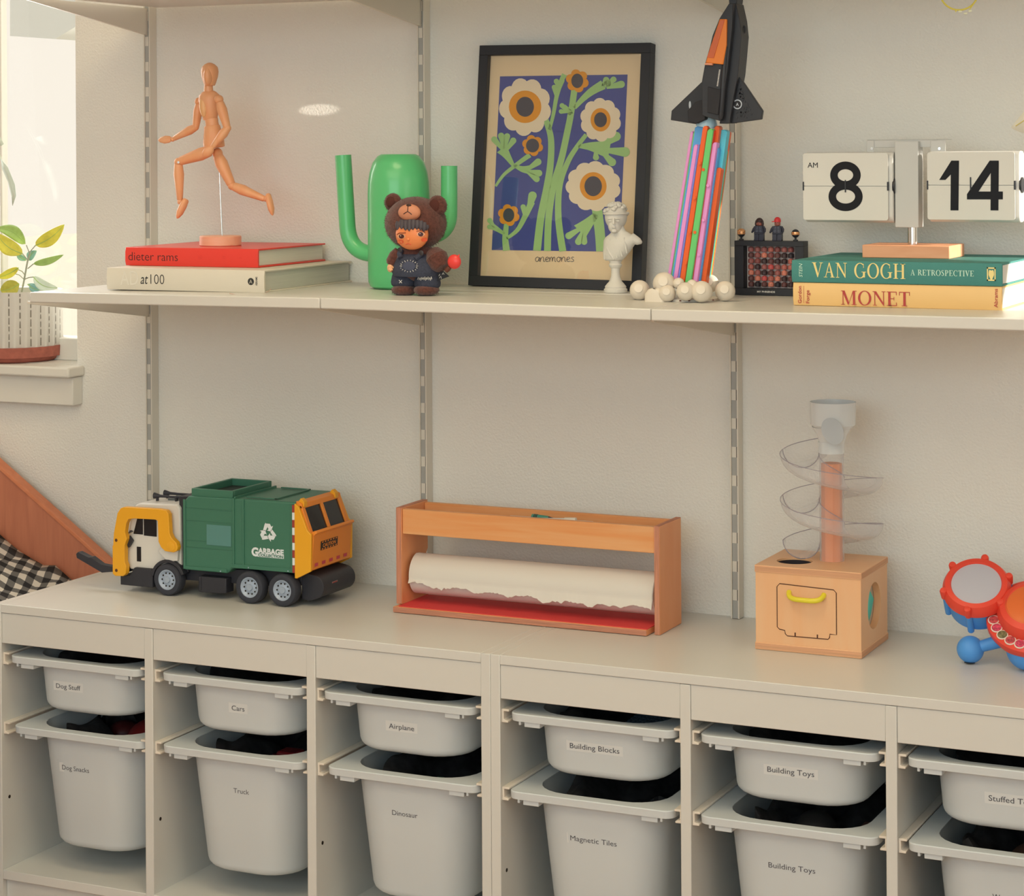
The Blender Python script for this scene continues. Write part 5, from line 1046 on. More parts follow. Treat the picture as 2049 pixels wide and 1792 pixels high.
# tailgate
for y0 in (yN - .004, yF - .002): T('tailgate_side', [(-.4695, .613), (-.4650, .613), (-.4365, .6275), (-.4355, .693), (-.4430, .699), (-.4610, .741), (-.4695, .7455)], y0, y0 + .006, YT, .0012)
hp = T('tailgate_hopper', [(-.4680, .6155), (-.4375, .6285), (-.4340, .690), (-.4275, .6945), (-.4300, .6985), (-.4395, .696), (-.4430, .640), (-.4680, .630)], yN + .003, yF - .003, OT, .0012)
T('tailgate_glass', [(-.4425, .692), (-.4605, .7385), (-.4640, .7385), (-.4460, .690)], yN + .010, yF - .010, WN, 0)
m = MB()
for y0, y1 in ((yN + .002, yN + .012), (-.180, -.172), (yF - .012, yF - .002)): m.prism([(-.4395, y0, .693), (-.4580, y0, .7415), (-.4640, y0, .7415), (-.4450, y0, .690)], (0, y1 - y0, 0))
m.prism([(-.4565, yN + .002, .7360), (-.4580, yN + .002, .7450), (-.4690, yN + .002, .7490), (-.4690, yN + .002, .7380)], (0, yF - yN - .004, 0)); m.build('tailgate_frame', OT, t, .0008)
for y0 in (yN + .006, yF - .026): T('hinge', [(-.470, .744), (-.462, .754), (-.455, .748), (-.455, .738)], y0, y0 + .012, YT, .0008)
def rear(y, z): return Vector((-.4375 + (z - .6285) * .0569 + .0006, y, z))
m = MB(); lo, hi = .6595, .6755
m.flat([rear(-.219, lo), rear(-.158, lo), rear(-.158, hi), rear(-.219, hi)], 0)
for k in range(6):
    y = -.216 + k * .0098
    for z0_, z1_ in ((lo + .0008, lo + .0030), (hi - .0030, hi - .0008)): m.flat([rear(y, z0_) + X3 * .0003, rear(y + .0050, z0_) + X3 * .0003, rear(y + .0066, z1_) + X3 * .0003, rear(y + .0016, z1_) + X3 * .0003], 1)
m.text('CAUTION', rear(-.2120, lo + .0048) + X3 * .0004, Y3, Vector((.0568, 0, .998)), .0062, 1, width=.047, bold=.03)
m.build('caution_sticker', [mat('sticker_black', obs(40, 32, 28), .5), OT], hp, fix=False)
m = MB()
for k in range(5): y = yN + .010 + k * .0262; m.flat([rear(y, .6335), rear(y + .0125, .6335), rear(y + .0125, .6395), rear(y, .6395)])
m.build('reflector_dashes', mat('dash_red', obs(178, 58, 66), .5), hp, fix=False)
prof = [(-.470, .572), (-.455, .569), (-.443, .573)] + arc(-.446, .5945, .021, .0215, -60, 75, 10) + [(-.470, .620)]
tk = T('rear_tank', prof, yN + .022, yF - .006, BT, .001)
c_ = Vector((-.4280, -.175, .586)); m = MB(); m.flat([Vector((-.4262, -.196, .588)), Vector((-.4262, -.176, .588)), Vector((-.4250, -.176, .6005)), Vector((-.4250, -.196, .6005))], 0).flat([Vector((-.4258, -.195, .5955)), Vector((-.4258, -.177, .5955)), Vector((-.4247, -.177, .6000)), Vector((-.4247, -.195, .6000))], 1)
m.build('warning_sticker', [mat('tank_label', obs(140, 138, 132), .5), mat('decal_red', obs(140, 50, 42), .5)], tk, fix=False)

# ================================================================== PAPER ROLL HOLDER
PLY = wood('birch_ply', obs(206, 134, 84), obs(220, 150, 98), grain=(14, 14, 3), rough=.45, scale=2.2); PINE = wood('pine_board', obs(206, 132, 72), obs(236, 170, 108), grain=(3.0, 30, 52), rough=.45, scale=1.3)
PEDGE = mat('ply_edge', obs(170, 112, 84), .7, var=.45, vscale=7, stretch=(2, 2, 240)); REDF = mat('felt_red', obs(198, 60, 56), .7); PEDV = mat('ply_edge_side', obs(176, 116, 86), .7, var=.4, vscale=7, stretch=(260, 2, 2))
t = thing('paper_roll_holder', 'wooden table-top holder with a wide roll of white paper, across the cabinet seam', 'paper roll holder', (-.05, -.15, ZK))
def side(xa, xb, notch):
    ya, yb = -.196, -.094
    pts = [(ya, ZK + .010 if notch else ZK), (ya, .741), (yb, .741), (yb, ZK)] if not notch else [(ya, ZK + .012), (ya, .741), (yb, .741), (yb, .655), (yb - .012, .640), (yb - .012, .600), (yb, .585), (yb, ZK)] 
    m = MB(); m.prism([(xa, y, z) for y, z in pts], (xb - xa, 0, 0)); o = m.build('side_panel', PLY, t, .0012)
    m = MB(); m.box((xa + .0006, ya - .0006, (ZK + .012 if notch else ZK) + .001), (xb - .0006, ya + .0004, .7404)); m.box((xa + .0006, ya, .7404), (xb - .0006, yb, .7416)); m.build('ply_edge', PEDV, o); return o
side(-.2955, -.2845, True); side(.1905, .2005, False)
MB().box((-.2843, -.193, .6955), (.1903, -.182, .7395)).build('front_rail', PINE, t, .0012); MB().box((-.2843, -.108, .6955), (.1903, -.0975, .7385)).build('back_rail', PINE, t, .0012)
MB().box((-.2843, -.182, .6955), (.1903, -.108, .7005)).build('tray_floor', PINE, t)
b_ = MB().box((-.2930, -.2130, ZK + .0005), (.1830, -.1000, ZK + .0105)).build('base_board', PLY, t, .001)
MB().box((-.2928, -.2137, ZK + .0012), (.1828, -.2128, ZK + .0098)).build('ply_edge', PEDGE, b_)
MB().prism([(-.2840, -.2095, ZK + .0106), (.1828, -.2095, ZK + .0106), (.1828, -.1005, ZK + .0110), (-.2840, -.1005, ZK + .0110)], (0, 0, .0012)).build('red_strip', REDF, t)
MB().cyl((-.2843, -.146, .6195), (.1903, -.146, .6195), .009, 20).build('dowel', PLY, t)
tag(MB().lathe((-.278, -.146, .6195), X3, [(.0095, 0), (.0355, 0), (.0355, .4605), (.0095, .4605)], 64, cap0=False, cap1=False).build('paper_roll', PAPER), 'white roll of drawing paper with a ragged torn edge in the wooden holder', 'paper roll')
roll = bpy.data.objects['paper_roll']; WM[roll.name] = Matrix.Identity(4)
random.seed(5); m = MB(); n = 160; ang = [R(110 + 6 * i) for i in range(23)]   # loose outer sheet that hangs off the front
ends = []; e_ = 0
for i in range(n + 1):
    u_ = i / n; e_ = e_ * .8 + random.uniform(-.0015, .0015); tear = .0015 * math.sin(u_ * 40) + e_
    for c_, w_, d_ in ((.145, .012, -.004), (.155, .006, .003), (.565, .018, -.007), (.64, .01, -.004), (.76, .02, -.003), (.93, .05, .006)): tear += d_ * math.exp(-((u_ - c_) / w_) ** 2)
    ends.append(tear)
def sheet(i, k):
    u_ = i / n; x = -.2775 + .4595 * u_; sk = .012 * u_; RR = .0370 + .0006 * u_
    K = 22
    if k <= 14: q = R(100 + 6.2 * k); return Vector((x, -.146 + RR * math.cos(q), .6195 + RR * math.sin(q)))
    q = R(100 + 6.2 * 14); p0 = Vector((x, -.146 + RR * math.cos(q), .6195 + RR * math.sin(q)))
    f = (k - 14) / (K - 14); L_ = .008 + .010 * u_ - ends[i]
    return p0 + Vector((0, -.0035 * f - .002 * u_ * f, -L_ * f))
vs = [sheet(i, k) for i in range(n + 1) for k in range(23)]
m.add(vs, [(i * 23 + k, (i + 1) * 23 + k, (i + 1) * 23 + k + 1, i * 23 + k + 1) for i in range(n) for k in range(22)])
m.build('torn_sheet', mat('paper_sheet', (.78, .74, .68), .75), roll)
MB().lathe((-.2782, -.146, .6195), X3, [(.0095, 0), (.0125, 0), (.0125, .461), (.0095, .461)], 24, cap0=False, cap1=False).build('cardboard_core', mat('cardboard', obs(150, 104, 72), .8), roll)
# things in its tray
c0_, c1_ = at(770 + 990 / 3.359, 980 + 178 / 3.358, -.150), at(770 + 1145 / 3.359, 980 + 196 / 3.358, -.150)
t = thing('crayon', 'green crayon with black stripes lying in the tray of the wooden holder', 'crayon', tuple(c0_)); d = (c1_ - c0_)
zt_ = .7005 + .030
m = MB(); m.limb(c0_, c0_ + d * .72, [(0, .0042), (.03, .0048), (.9, .0042), (1, .0036)], 16); m.build('stick', mat('crayon_green', obs(70, 128, 104), .5), t)
m = MB()
for f in (.10, .16, .22): m.cyl(c0_ + d * f, c0_ + d * (f + .03), .0050, 16)
m.build('stripes', BLACK, t)
MB().limb(c0_ + d * .72, c0_ + d * 1.0, [(0, .0036), (1, .0014)], 12).build('tip', BLACK, t)
e0_, e1_ = at(770 + 1000 / 3.359, 980 + 200 / 3.358, -.158), at(770 + 1285 / 3.359, 980 + 203 / 3.358, -.158)
t = thing('marker', 'white marker pen lying in the tray of the wooden holder', 'pen', tuple(e0_)); d = e1_ - e0_
MB().cyl(e0_, e0_ + d * .74, .0036, 16).build('barrel', PAPER, t); MB().cyl(e0_ + d * .74, e1_, .0045, 16).build('cap', mat('cap_cream', (.84, .78, .68), .4), t)
tag(MB().box((-.10, -.178, .7006), (.06, -.140, .7325)).build('pencil_box', mat('box_white', (.8, .78, .72), .6), None, .002), 'low white box inside the tray under the crayon and marker', 'box')

# ================================================================== WOODEN BALL RUN
BI = wood('birch_light', obs(222, 164, 112), obs(232, 178, 126), grain=(16, 16, 2.6), rough=.45, scale=2.0); BIT = wood('birch_top', obs(224, 168, 116), obs(234, 180, 128), grain=(2.6, 16, 16), rough=.45, scale=2.0)
t = thing('ball_run', 'wooden box toy with a clear spiral ball run on top, on the right cabinet', 'toy', (.466, -.145, ZK))
x0b, x1b, y0b, y1b = .3765, .5535, -.2265, -.0700; zb0, zb1 = ZK, .6965
hc = Vector((.4255, -.168)); hr_ = .0290
def plate_hole(z0, z1, name):
    n = 40; ring = [(hc.x + hr_ * math.cos(2 * PI * i / n), hc.y + hr_ * math.sin(2 * PI * i / n)) for i in range(n)]
    sq = []
    for i in range(n):
        c, s = math.cos(2 * PI * i / n), math.sin(2 * PI * i / n); k = 1e9
        for lim, v in ((x1b - hc.x, c), (hc.x - x0b, -c), (y1b - hc.y, s), (hc.y - y0b, -s)):
            if v > 1e-6: k = min(k, lim / v)
        sq.append((hc.x + c * k, hc.y + s * k))
    for cor in ((x0b, y0b), (x1b, y0b), (x0b, y1b), (x1b, y1b)): j = min(range(n), key=lambda i: (sq[i][0] - cor[0]) ** 2 + (sq[i][1] - cor[1]) ** 2); sq[j] = cor
    m = MB(); vs = [Vector((x, y, z)) for z in (z0, z1) for x, y in ring] + [Vector((x, y, z)) for z in (z0, z1) for x, y in sq]; fs = []
    for i in range(n):
        j = (i + 1) % n; fs += [(i, j, n + j, n + i), (2 * n + i, 3 * n + i, 3 * n + j, 2 * n + j), (n + i, n + j, 3 * n + j, 3 * n + i), (i, 2 * n + i, 2 * n + j, j)]
    m.add(vs, fs); return m.build(name, BIT, t, .0006)
plate_hole(zb1 - .0115, zb1, 'top_board')
MB().box((x0b, y0b, zb0), (x1b, y1b, zb0 + .0115)).build('bottom_board', BIT, t, .0008)
for z in (zb1 - .0115, zb0): 
    m = MB(); m.box((x0b + .0004, y0b - .0004, z + .0014), (x1b - .0004, y0b + .0002, z + .0100)).box((x1b - .0002, y0b + .0004, z + .0014), (x1b + .0004, y1b - .0004, z + .0100)); m.build('ply_edge', mat('ply_edge_birch', obs(190, 138, 98), .7, var=.22, vscale=5, stretch=(2, 2, 420)), t)
fr_ = MB().box((x0b + .0012, y0b + .0012, zb0 + .0115), (x1b - .012, y0b + .0115, zb1 - .0115)).build('front_panel', BI, t)
MB().box((x0b + .0012, y0b + .0115, zb0 + .0115), (x0b + .0115, y1b - .0012, zb1 - .0115)).build('side_panel', BI, t); MB().box((x0b + .0115, y1b - .0115, zb0 + .0115), (x1b - .012, y1b - .0012, zb1 - .0115)).build('back_panel', BI, t)
# right panel with a round window
cy, cz, rr_ = -.1490, .6305, .0375; n = 40; ya, yb, za, zb_ = y0b + .0012, y1b - .0012, zb0 + .0115, zb1 - .0115
ring = [(cy + rr_ * math.cos(2 * PI * i / n), cz + rr_ * math.sin(2 * PI * i / n)) for i in range(n)]; sq = []
for i in range(n):
    c, s = math.cos(2 * PI * i / n), math.sin(2 * PI * i / n); k = 1e9
    for lim, v in ((yb - cy, c), (cy - ya, -c), (zb_ - cz, s), (cz - za, -s)):
        if v > 1e-6: k = min(k, lim / v)
    sq.append((cy + c * k, cz + s * k))
for cor in ((ya, za), (yb, za), (ya, zb_), (yb, zb_)): j = min(range(n), key=lambda i: (sq[i][0] - cor[0]) ** 2 + (sq[i][1] - cor[1]) ** 2); sq[j] = cor
vs = [Vector((x, y, z)) for x in (x1b - .012, x1b - .0008) for y, z in ring] + [Vector((x, y, z)) for x in (x1b - .012, x1b - .0008) for y, z in sq]; fs = []
for i in range(n): j = (i + 1) % n; fs += [(i, j, n + j, n + i), (2 * n + i, 3 * n + i, 3 * n + j, 2 * n + j), (n + i, n + j, 3 * n + j, 3 * n + i), (i, 2 * n + i, 2 * n + j, j)]
MB().add(vs, fs).build('window_panel', BI, t)
MB().box((x1b - .0135, cy - .040, cz - .040), (x1b - .0125, cy + .040, cz + .040)).build('inner_board', mat('inner_grey', obs(176, 158, 130), .6), t)
m = MB(); xq = x1b - .0124
m.add([Vector((xq + .002, cy - .0355, cz + .010)), Vector((xq + .006, cy - .018, cz + .034)), Vector((xq + .009, cy + .004, cz + .010)), Vector((xq + .006, cy - .002, cz - .014)), Vector((xq + .004, cy - .020, cz - .033)), Vector((xq + .002, cy - .0355, cz - .012))], [(0, 1, 2, 3, 4, 5)]); m.build('fabric_flap', mat('flap_teal', obs(88, 190, 164), .6), t, solid=.0012)
# door outline, slots and handle
dl = [(.4185, .6690), (.5080, .6660), (.5125, .6615), (.5125, .5950), (.5015, .5950), (.5010, .5895), (.4985, .5865), (.4310, .5860), (.4275, .5890), (.4265, .5945), (.4180, .5955), (.4140, .5990), (.4140, .6640)]
dd = MB().pxz(dl, y0b + .0008, y0b + .0012).build('door', BI, t)
m = MB(); P = [Vector((x, y0b + .0008, z)) for x, z in dl]; m.tube(P, .0007, 6, closed=True)
for x_ in (.444, .481): m.box((x_ - .0010, y0b + .0004, .5862), (x_ + .0010, y0b + .0010, .5925))
m.build('door_groove', mat('burnt_line', obs(66, 30, 18), .8), t)
m = MB(); m.tube(bez((.434, y0b + .002, .657), (.435, y0b - .010, .649), (.449, y0b - .012, .6485), 6) + bez((.449, y0b - .012, .6485), (.478, y0b - .013, .6475), (.483, y0b - .011, .6490), 6)[1:] + bez((.483, y0b - .011, .6490), (.492, y0b - .009, .651), (.492, y0b + .002, .657), 6)[1:], .0042, 14); m.build('handle', mat('handle_lime', obs(206, 186, 44), .35), t)
m = MB(); m.lathe((hc.x, hc.y, zb1 - .09), Z3, [(hr_ - .0008, 0), (hr_ - .0008, .0865)], 32, cap0=True, cap1=False); m.build('hole_liner', mat('liner_dark', obs(40, 34, 36), .7), t)
# post, clear spiral, funnel
px, py = .4800, -.140
OCT = wood('post_wood', obs(222, 138, 88), obs(230, 152, 104), grain=(20, 20, 2), rough=.5)
MB().lathe((px, py, zb1 - .001), Z3, [(.0172, 0), (.0172, .160)], 8, ref=(.92, .38, 0)).build('post', OCT, t, .0006)
CLR = clear('clear_plastic', (.80, .80, .84), .10); MILK = clear('milky_plastic', (.82, .85, .87), .70, .2)
m = MB(); m.lathe((px, py, zb1 - .0005), Z3, [(.0200, 0), (.0200, .190)], 40, cap0=False, cap1=False); m.build('clear_tube', CLR, t)
m = MB(); m.lathe((px, py, .872), Z3, [(.0206, 0), (.0206, .018), (.0212, .018), (.0212, .002)], 40, cap0=False, cap1=False); m.build('tube_cap', MILK, t)
pitch = .0745; zst = .873
def trough(s, rot): return None
m = MB(); NS = 132; NU = 12; th0, th1 = R(120), R(900); rings = []; r_in, r_out = .0205, .0835; rc = (r_in + r_out) / 2; rw = (r_out - r_in) / 2
def hz_(th): return zst - pitch * (th - PI) / (2 * PI)
for i in range(NS + 1):
    th = th0 + (th1 - th0) * i / NS; ring = []
    for j in range(NU + 1):
        a = PI + PI * j / NU; rad = rc + rw * math.cos(a); z = hz_(th) + .0285 * math.sin(a) + (.0045 if j == NU else 0) * 0
        ring.append(Vector((px + rad * math.cos(th), py + rad * math.sin(th), z)))
    rings.append(ring)
m.loft(rings, 0, False, False, closed=False); tr_ = m.build('spiral_trough', CLR, t, fix=False)
EDG = clear('clear_edge', (.48, .44, .50), .62)
m = MB(); m.tube([r_[-1] for r_ in rings], .0007, 6); m.build('outer_edge', EDG, tr_)
m = MB(); m.tube([r_[0] + Vector((math.cos(0), 0, 0)) * 0 for r_ in rings], .0006, 6); m.build('inner_edge', EDG, tr_)
for th in (PI, 3 * PI, 5 * PI):
    i = min(range(NS + 1), key=lambda i: abs(th0 + (th1 - th0) * i / NS - th)); MB().tube(rings[i], .0009, 6).build('section_lip', EDG, tr_)
m = MB(); fz0 = at(1480 + 600 / 3.2, 780 + 235 / 3.2, py).z; fz1 = at(1480 + 600 / 3.2, 780 + 75 / 3.2, py).z; n = 48
vs = []; fs = []
m.lathe((px + .003, py, fz0), Z3, [(.0325, 0), (.0362, .004), (.0375, fz1 - fz0), (.0362, fz1 - fz0), (.0350, .005)], 48, cap0=False, cap1=False)
m.lathe((px + .001, py, fz0 - .034), Z3, [(.0195, 0), (.0205, .008), (.0240, .020), (.0325, .034)], 40, cap0=True, cap1=False); m.build('funnel', MILK, t)
m = MB(); P = []
for i in range(28):
    a = 2 * PI * i / 28; P.append(at(1480 + (595 + 70 * math.cos(a) - 18 * math.sin(a)) / 3.2, 780 + (262 - 88 * math.sin(a) * (1 if math.sin(a) < 0 else .95)) / 3.2, py - .0372))
m.prism(P, (0, .001, 0)); m.build('funnel_mouth', clear('mouth_grey', (.60, .64, .68), .75, .3), t)

# ================================================================== TOY DRUM SET (runs out of the picture at the right)
DR = mat('drum_red', obs(212, 66, 46), .4); DB = mat('drum_blue', obs(74, 134, 186), .45); DO = mat('drum_orange', obs(206, 98, 44), .4)
def f7(zx, zy, Y): return at(1780 + zx / 6.4, 1080 + zy / 6.4, Y)
YDm = -.190; t = thing('toy_drum_set', 'red and blue plastic toy drum set at the right end of the cabinet', 'toy drum', (.74, YDm, ZK))
toC = (CAMP - Vector((.75, YDm, .62))); toC.z = 0; toC.normalize(); lat = Vector((-toC.y, toC.x, 0)) * -1
if lat.x < 0: lat = -lat
ax = (toC * .66 + Z3 * .74 - lat * .08).normalized(); k7 = (f7(1200, 500, YDm) - f7(1100, 500, YDm)).x / 100 / .905
hcn = f7(1110, 560, YDm + .012)
m = MB(); m.lathe(hcn - ax * .004, ax, [(.0440 * 0 + 285 * k7, .004), (300 * k7, .0075), (355 * k7, .006), (390 * k7, -.003), (394 * k7, -.0125), (380 * k7, -.0145), (280 * k7, -.0145)], 64, cap0=False, cap1=False)
rim = m.build('drum_rim', DR, t)
e1 = (lat - ax * lat.dot(ax)).normalized(); e2 = ax.cross(e1)
for k in range(6):
    q = R(15 + 60 * k); c_ = hcn + (e1 * math.cos(q) + e2 * math.sin(q)) * 385 * k7; m = MB(); m.limb(c_ - ax * .0155, c_ + ax * .004, [(0, .0050), (.8, .0062), (.95, .0050), (1, .001)], 16); m.build('lug', DR, rim)
    m = MB(); c2 = hcn + (e1 * math.cos(q) + e2 * math.sin(q)) * 366 * k7; m.limb(c2 - ax * .056, c2 - ax * .0155, [(0, .0052), (1, .0058)], 14); m.build('shell_rib', DB, t)
MB().lathe(hcn - ax * .004, ax, [(0, .0060), (150 * k7, .0058), (287 * k7, .0042)], 48, cap0=False, cap1=False).build('drum_head', mat('drum_skin', obs(172, 166, 164), .45), t)
MB().lathe(hcn, ax, [(290 * k7, -.058), (346 * k7, -.055), (364 * k7, -.030), (368 * k7, -.0140)], 48).build('drum_shell', DB, t)
bl = f7(1035, 1430, YDm + .006); rb = 156 * k7; bl.z = ZK + rb + .0004
m = MB(); m.ell(bl, rb, 32, 20); m.limb(bl, f7(1500, 1270, YDm + .010), [(0, 75 * k7), (.35, 68 * k7), (.7, 74 * k7), (1, 80 * k7)], 20); m.build('drum_foot', DB, t)
MB().ell(bl - Vector((0, 0, rb)) + Vector((0, -.006, .0016)), (.0085, .006, .0012)).build('rubber_pad', BLACK, t)
bl2 = f7(1760, 1430, YDm - .006); r2 = 235 * k7; bl2.z = ZK + r2 + .0004; MB().ell(bl2, r2, 32, 20).build('drum_foot', DB, t)
# main pad with a ring of picture buttons
mc_ = f7(1840, 960, YDm + .006); ax2 = (toC * .62 + Z3 * .78 - lat * .12).normalized(); f1_ = (lat - ax2 * lat.dot(ax2)).normalized(); f2_ = ax2.cross(f1_)
Rr = 540 * k7
m = MB(); m.lathe(mc_, ax2, [(Rr * .6, -.030), (Rr * .93, -.022), (Rr, -.010), (Rr * .985, -.002), (Rr * .93, .0012), (Rr * .70, .0012)], 64, cap0=True, cap1=False); m.build('button_tray', DR, t)
m = MB(); m.lathe(mc_, ax2, [(Rr * .70, .0010), (Rr * .925, .0010)], 64, cap0=False, cap1=False); m.build('button_strip', mat('strip_tan', obs(176, 130, 104), .5), t, fix=False)
m = MB(); m.lathe(mc_, ax2, [(Rr * .72, -.002), (Rr * .74, .010), (Rr * .66, .022), (Rr * .54, .0255)], 64, cap0=False, cap1=False); m.lathe(mc_ + f1_ * .002 + f2_ * .002, ax2, [(Rr * .42, .0250), (Rr * .55, .0256)], 48, cap0=False, cap1=False); m.build('pad_rim', DR, t)
MB().lathe(mc_, ax2, [(0, .0290), (Rr * .3, .0280), (Rr * .5, .0258), (Rr * .55, .0245)], 48, cap0=False, cap1=False).build('pad', DO, t)
for k in range(7):
    q = R(188 + 15.5 * k); c_ = mc_ + (f1_ * math.cos(q) + f2_ * math.sin(q)) * (Rr * .83) + ax2 * .0012
    MB().lathe(c_, ax2, [(.0090, 0), (.0090, .0012), (.0078, .0014)], 24).build('button', mat('button_cream', obs(214, 194, 170), .4), t); MB().lathe(c_ + ax2 * .0016, ax2, [(.0074, 0), (.0072, .0003), (0, .0004)], 20).build('button_picture', mat('button_pic_%d' % (k % 3), (obs(168, 66, 66), obs(196, 64, 84), obs(106, 100, 66))[k % 3] if k < 3 else obs(104, 96, 70), .5, var=.5, vscale=260), t)

# ================================================================== PLANT ON THE WINDOW SILL
yP = .045; zsl = WZ0 + .0003; pc = at(27, 600, yP); rP = abs(at(112, 640, yP).x - at(27, 640, yP).x) * .95
CLAY = mat('terracotta', obs(150, 84, 66), .8, var=.15, vscale=80); POTW = mat('pot_white', (.72, .70, .65), .6)
t = thing('potted_plant', 'leafy plant in a white ribbed pot with dark dashes, on the window sill', 'plant', (pc.x, yP, zsl))
z0p, z1p, z2p = zsl, at(27, 700, yP - rP).z, at(27, 585, yP).z
z1p = zsl + .031; z2p = z1p + .112
MB().lathe((pc.x, yP, zsl), Z3, [(rP * .84, 0), (rP * .90, .004), (rP * .92, .009), (rP * .985, .010), (rP, z1p - zsl), (rP * .93, z1p - zsl), (rP * .86, .012)], 64, cap1=True).build('saucer', CLAY, t)
m = MB(); n = 168; rings = []
for h in (.012, z1p - zsl + .0005, z2p - zsl - .002, z2p - zsl, z2p - zsl - .001, z2p - zsl - .05):
    inner = h in (z2p - zsl - .001, z2p - zsl - .05); ring = []
    for i in range(n):
        a = 2 * PI * i / n; rib = .0013 * math.cos(28 * a); base = rP * (.915 if h == .012 else .975)
        r_ = (base + rib) if not inner else base - .006
        if h == .012: r_ = rP * .83
        ring.append(Vector((pc.x + r_ * math.cos(a), yP + r_ * math.sin(a), zsl + h)))
    rings.append(ring)
m.loft(rings, 0, True, True); m.build('pot', POTW, t)
m = MB(); random.seed(3)
for k in range(28):
    a = 2 * PI * (k + .5) / 28; r_ = rP * .975 - .0011; zz_ = z1p + random.uniform(.001, .010); d = Vector((math.cos(a), math.sin(a), 0)); tg = Vector((-math.sin(a), math.cos(a), 0))
    while zz_ < z2p - .006:
        L_ = random.uniform(.008, .017); L_ = min(L_, z2p - .003 - zz_); w1, w2 = random.uniform(.0010, .0017), random.uniform(.0008, .0015); c_ = Vector((pc.x, yP, 0)) + d * (r_ + .0004)
        m.flat([c_ - tg * w1 + Z3 * zz_, c_ + tg * w1 + Z3 * zz_, c_ + tg * w2 + Z3 * (zz_ + L_), c_ - tg * w2 + Z3 * (zz_ + L_)]); zz_ += L_ + random.uniform(.0035, .0055)
m.build('painted_dashes', mat('dash_grey', obs(122, 114, 98), .8), t, fix=False)
MB().lathe((pc.x, yP, z2p - .016), Z3, [(0, .004), (rP * .5, .003), (rP * .92, 0)], 40, cap0=False, cap1=False).build('soil', mat('soil', obs(104, 98, 62), .95, bump=.8, bscale=260, var=.4, vscale=160), t)
def fl(zx, zy, d=0): return at(zx / 4.267, 400 + zy / 4.267, yP + d)
LEAF = mat('leaf_yellow', obs(204, 192, 70), .45, var=.22, vscale=40); LEAFG = mat('leaf_green', obs(148, 172, 92), .45, var=.2, vscale=40); LEAFP = mat('leaf_pale', obs(198, 206, 178), .45, var=.1, vscale=40); LEAFD = mat('leaf_teal', obs(124, 162, 146), .45, var=.2, vscale=40)
STM = mat('plant_stem', obs(140, 140, 118), .6)
def leaf(a, b_, w_, bow, mm, cup=.2, fold=.35, d0=0, d1=0):
    A, B = fl(*a, d0), fl(*b_, d1); ax_ = B - A; L_ = ax_.length; ax_.normalize(); s_ = ax_.cross(Vector((CAMP - A).normalized())).normalized(); nn = s_.cross(ax_).normalized(); W_ = w_ / 4.267 / 1000
    nu, nv = 14, 6; vs = []
    for i in range(nu + 1):
        u_ = i / nu; hw = W_ * (math.sin(PI * u_ ** .82) ** .75) * (1 if u_ < 1 else 0) if 0 < u_ < 1 else 0
        for j in range(nv + 1):
            v_ = (j / nv - .5) * 2; vs.append(A + ax_ * (L_ * u_) + s_ * (hw * v_ + bow / 4.267 / 1000 * math.sin(PI * u_)) + nn * (fold * hw * abs(v_) - cup * L_ * u_ * u_ * .3))
    m = MB(); m.add(vs, [(i * (nv + 1) + j, (i + 1) * (nv + 1) + j, (i + 1) * (nv + 1) + j + 1, i * (nv + 1) + j + 1) for i in range(nu) for j in range(nv)]); lf = m.build('leaf', mm, t, solid=.0006, ang=80)
    m = MB(); m.tube([vs[i * (nv + 1) + nv // 2] + nn * .0006 for i in range(nu + 1)], [.0009 - .0006 * i / nu for i in range(nu + 1)], 6); m.build('midrib', LEAFG, lf); return lf
def stalk(pts, r_=.0011, d=0): m = MB(); m.tube([fl(x, y, d) for x, y in pts], r_, 8); return m.build('stem', STM, t)
stalk([(185, 785), (205, 690), (212, 650), (232, 540), (238, 510), (258, 440)], .0019); stalk([(258, 440), (305, 385)]); stalk([(250, 450), (225, 385)]); stalk([(238, 515), (190, 455)]); stalk([(238, 585), (285, 545)]); stalk([(212, 675), (250, 660), (285, 657)]); stalk([(212, 640), (190, 610), (158, 595)]); stalk([(208, 680), (165, 640), (120, 628)], .0009)
leaf((304, 388), (546, 212), 62, 22, LEAF, .1, .3); leaf((218, 375), (-40, 235), 58, 40, LEAFG, .1, .2, .012, .02); leaf((192, 460), (-30, 285), 70, -30, LEAF, .1, .25, -.012, -.02)
leaf((285, 545), (540, 468), 32, 14, LEAFG, .1, .3, 0, .01); leaf((285, 655), (490, 748), 46, 34, LEAFP, .1, .2, -.006, -.012); leaf((160, 578), (-30, 665), 38, -12, LEAF, .1, .3, -.01, -.015)
leaf((245, 515), (312, 432), 36, -16, LEAFD, .1, .3, .012, .016); leaf((225, 515), (140, 445), 26, -12, LEAFD, .1, .3, .016, .02); leaf((165, 715), (0, 775), 74, -14, mat('leaf_olive', obs(176, 164, 66), .5, var=.25, vscale=50), .1, .3, -.02, -.02)
leaf((235, 720), (370, 725), 20, 10, LEAFD, .1, .3, .0, .004); leaf((250, 730), (345, 765), 30, 12, LEAFD, .1, .3, -.01, -.012); leaf((110, 625), (10, 650), 26, 10, LEAFP, .1, .3, .02, .02)
# a trailing leaf of another plant, hanging by the window frame
t = thing('trailing_plant', 'pale trailing leaf hanging in front of the bright window, by the frame edge', 'plant', tuple(at(-10, 250, .03)))
m = MB(); m.tube([at(-30, 250, .03), at(-4, 300, .03), at(6, 330, .03), at(20, 372, .03)], .0010, 8); m.build('stem', LEAFP, t)
WL = mat('leaf_washed', obs(206, 212, 186), .6, var=.06)
for pts in ([(2, 318), (16, 335), (30, 370), (32, 392), (25, 412), (23, 392), (16, 364), (4, 338)], [(-14, 276), (-2, 270), (8, 288), (2, 292)]):
    m = MB(); P = [at(u, v, .028) for u, v in pts]; m.add(P, [tuple(range(len(P)))]); m.build('leaf', WL, t, solid=.0006)

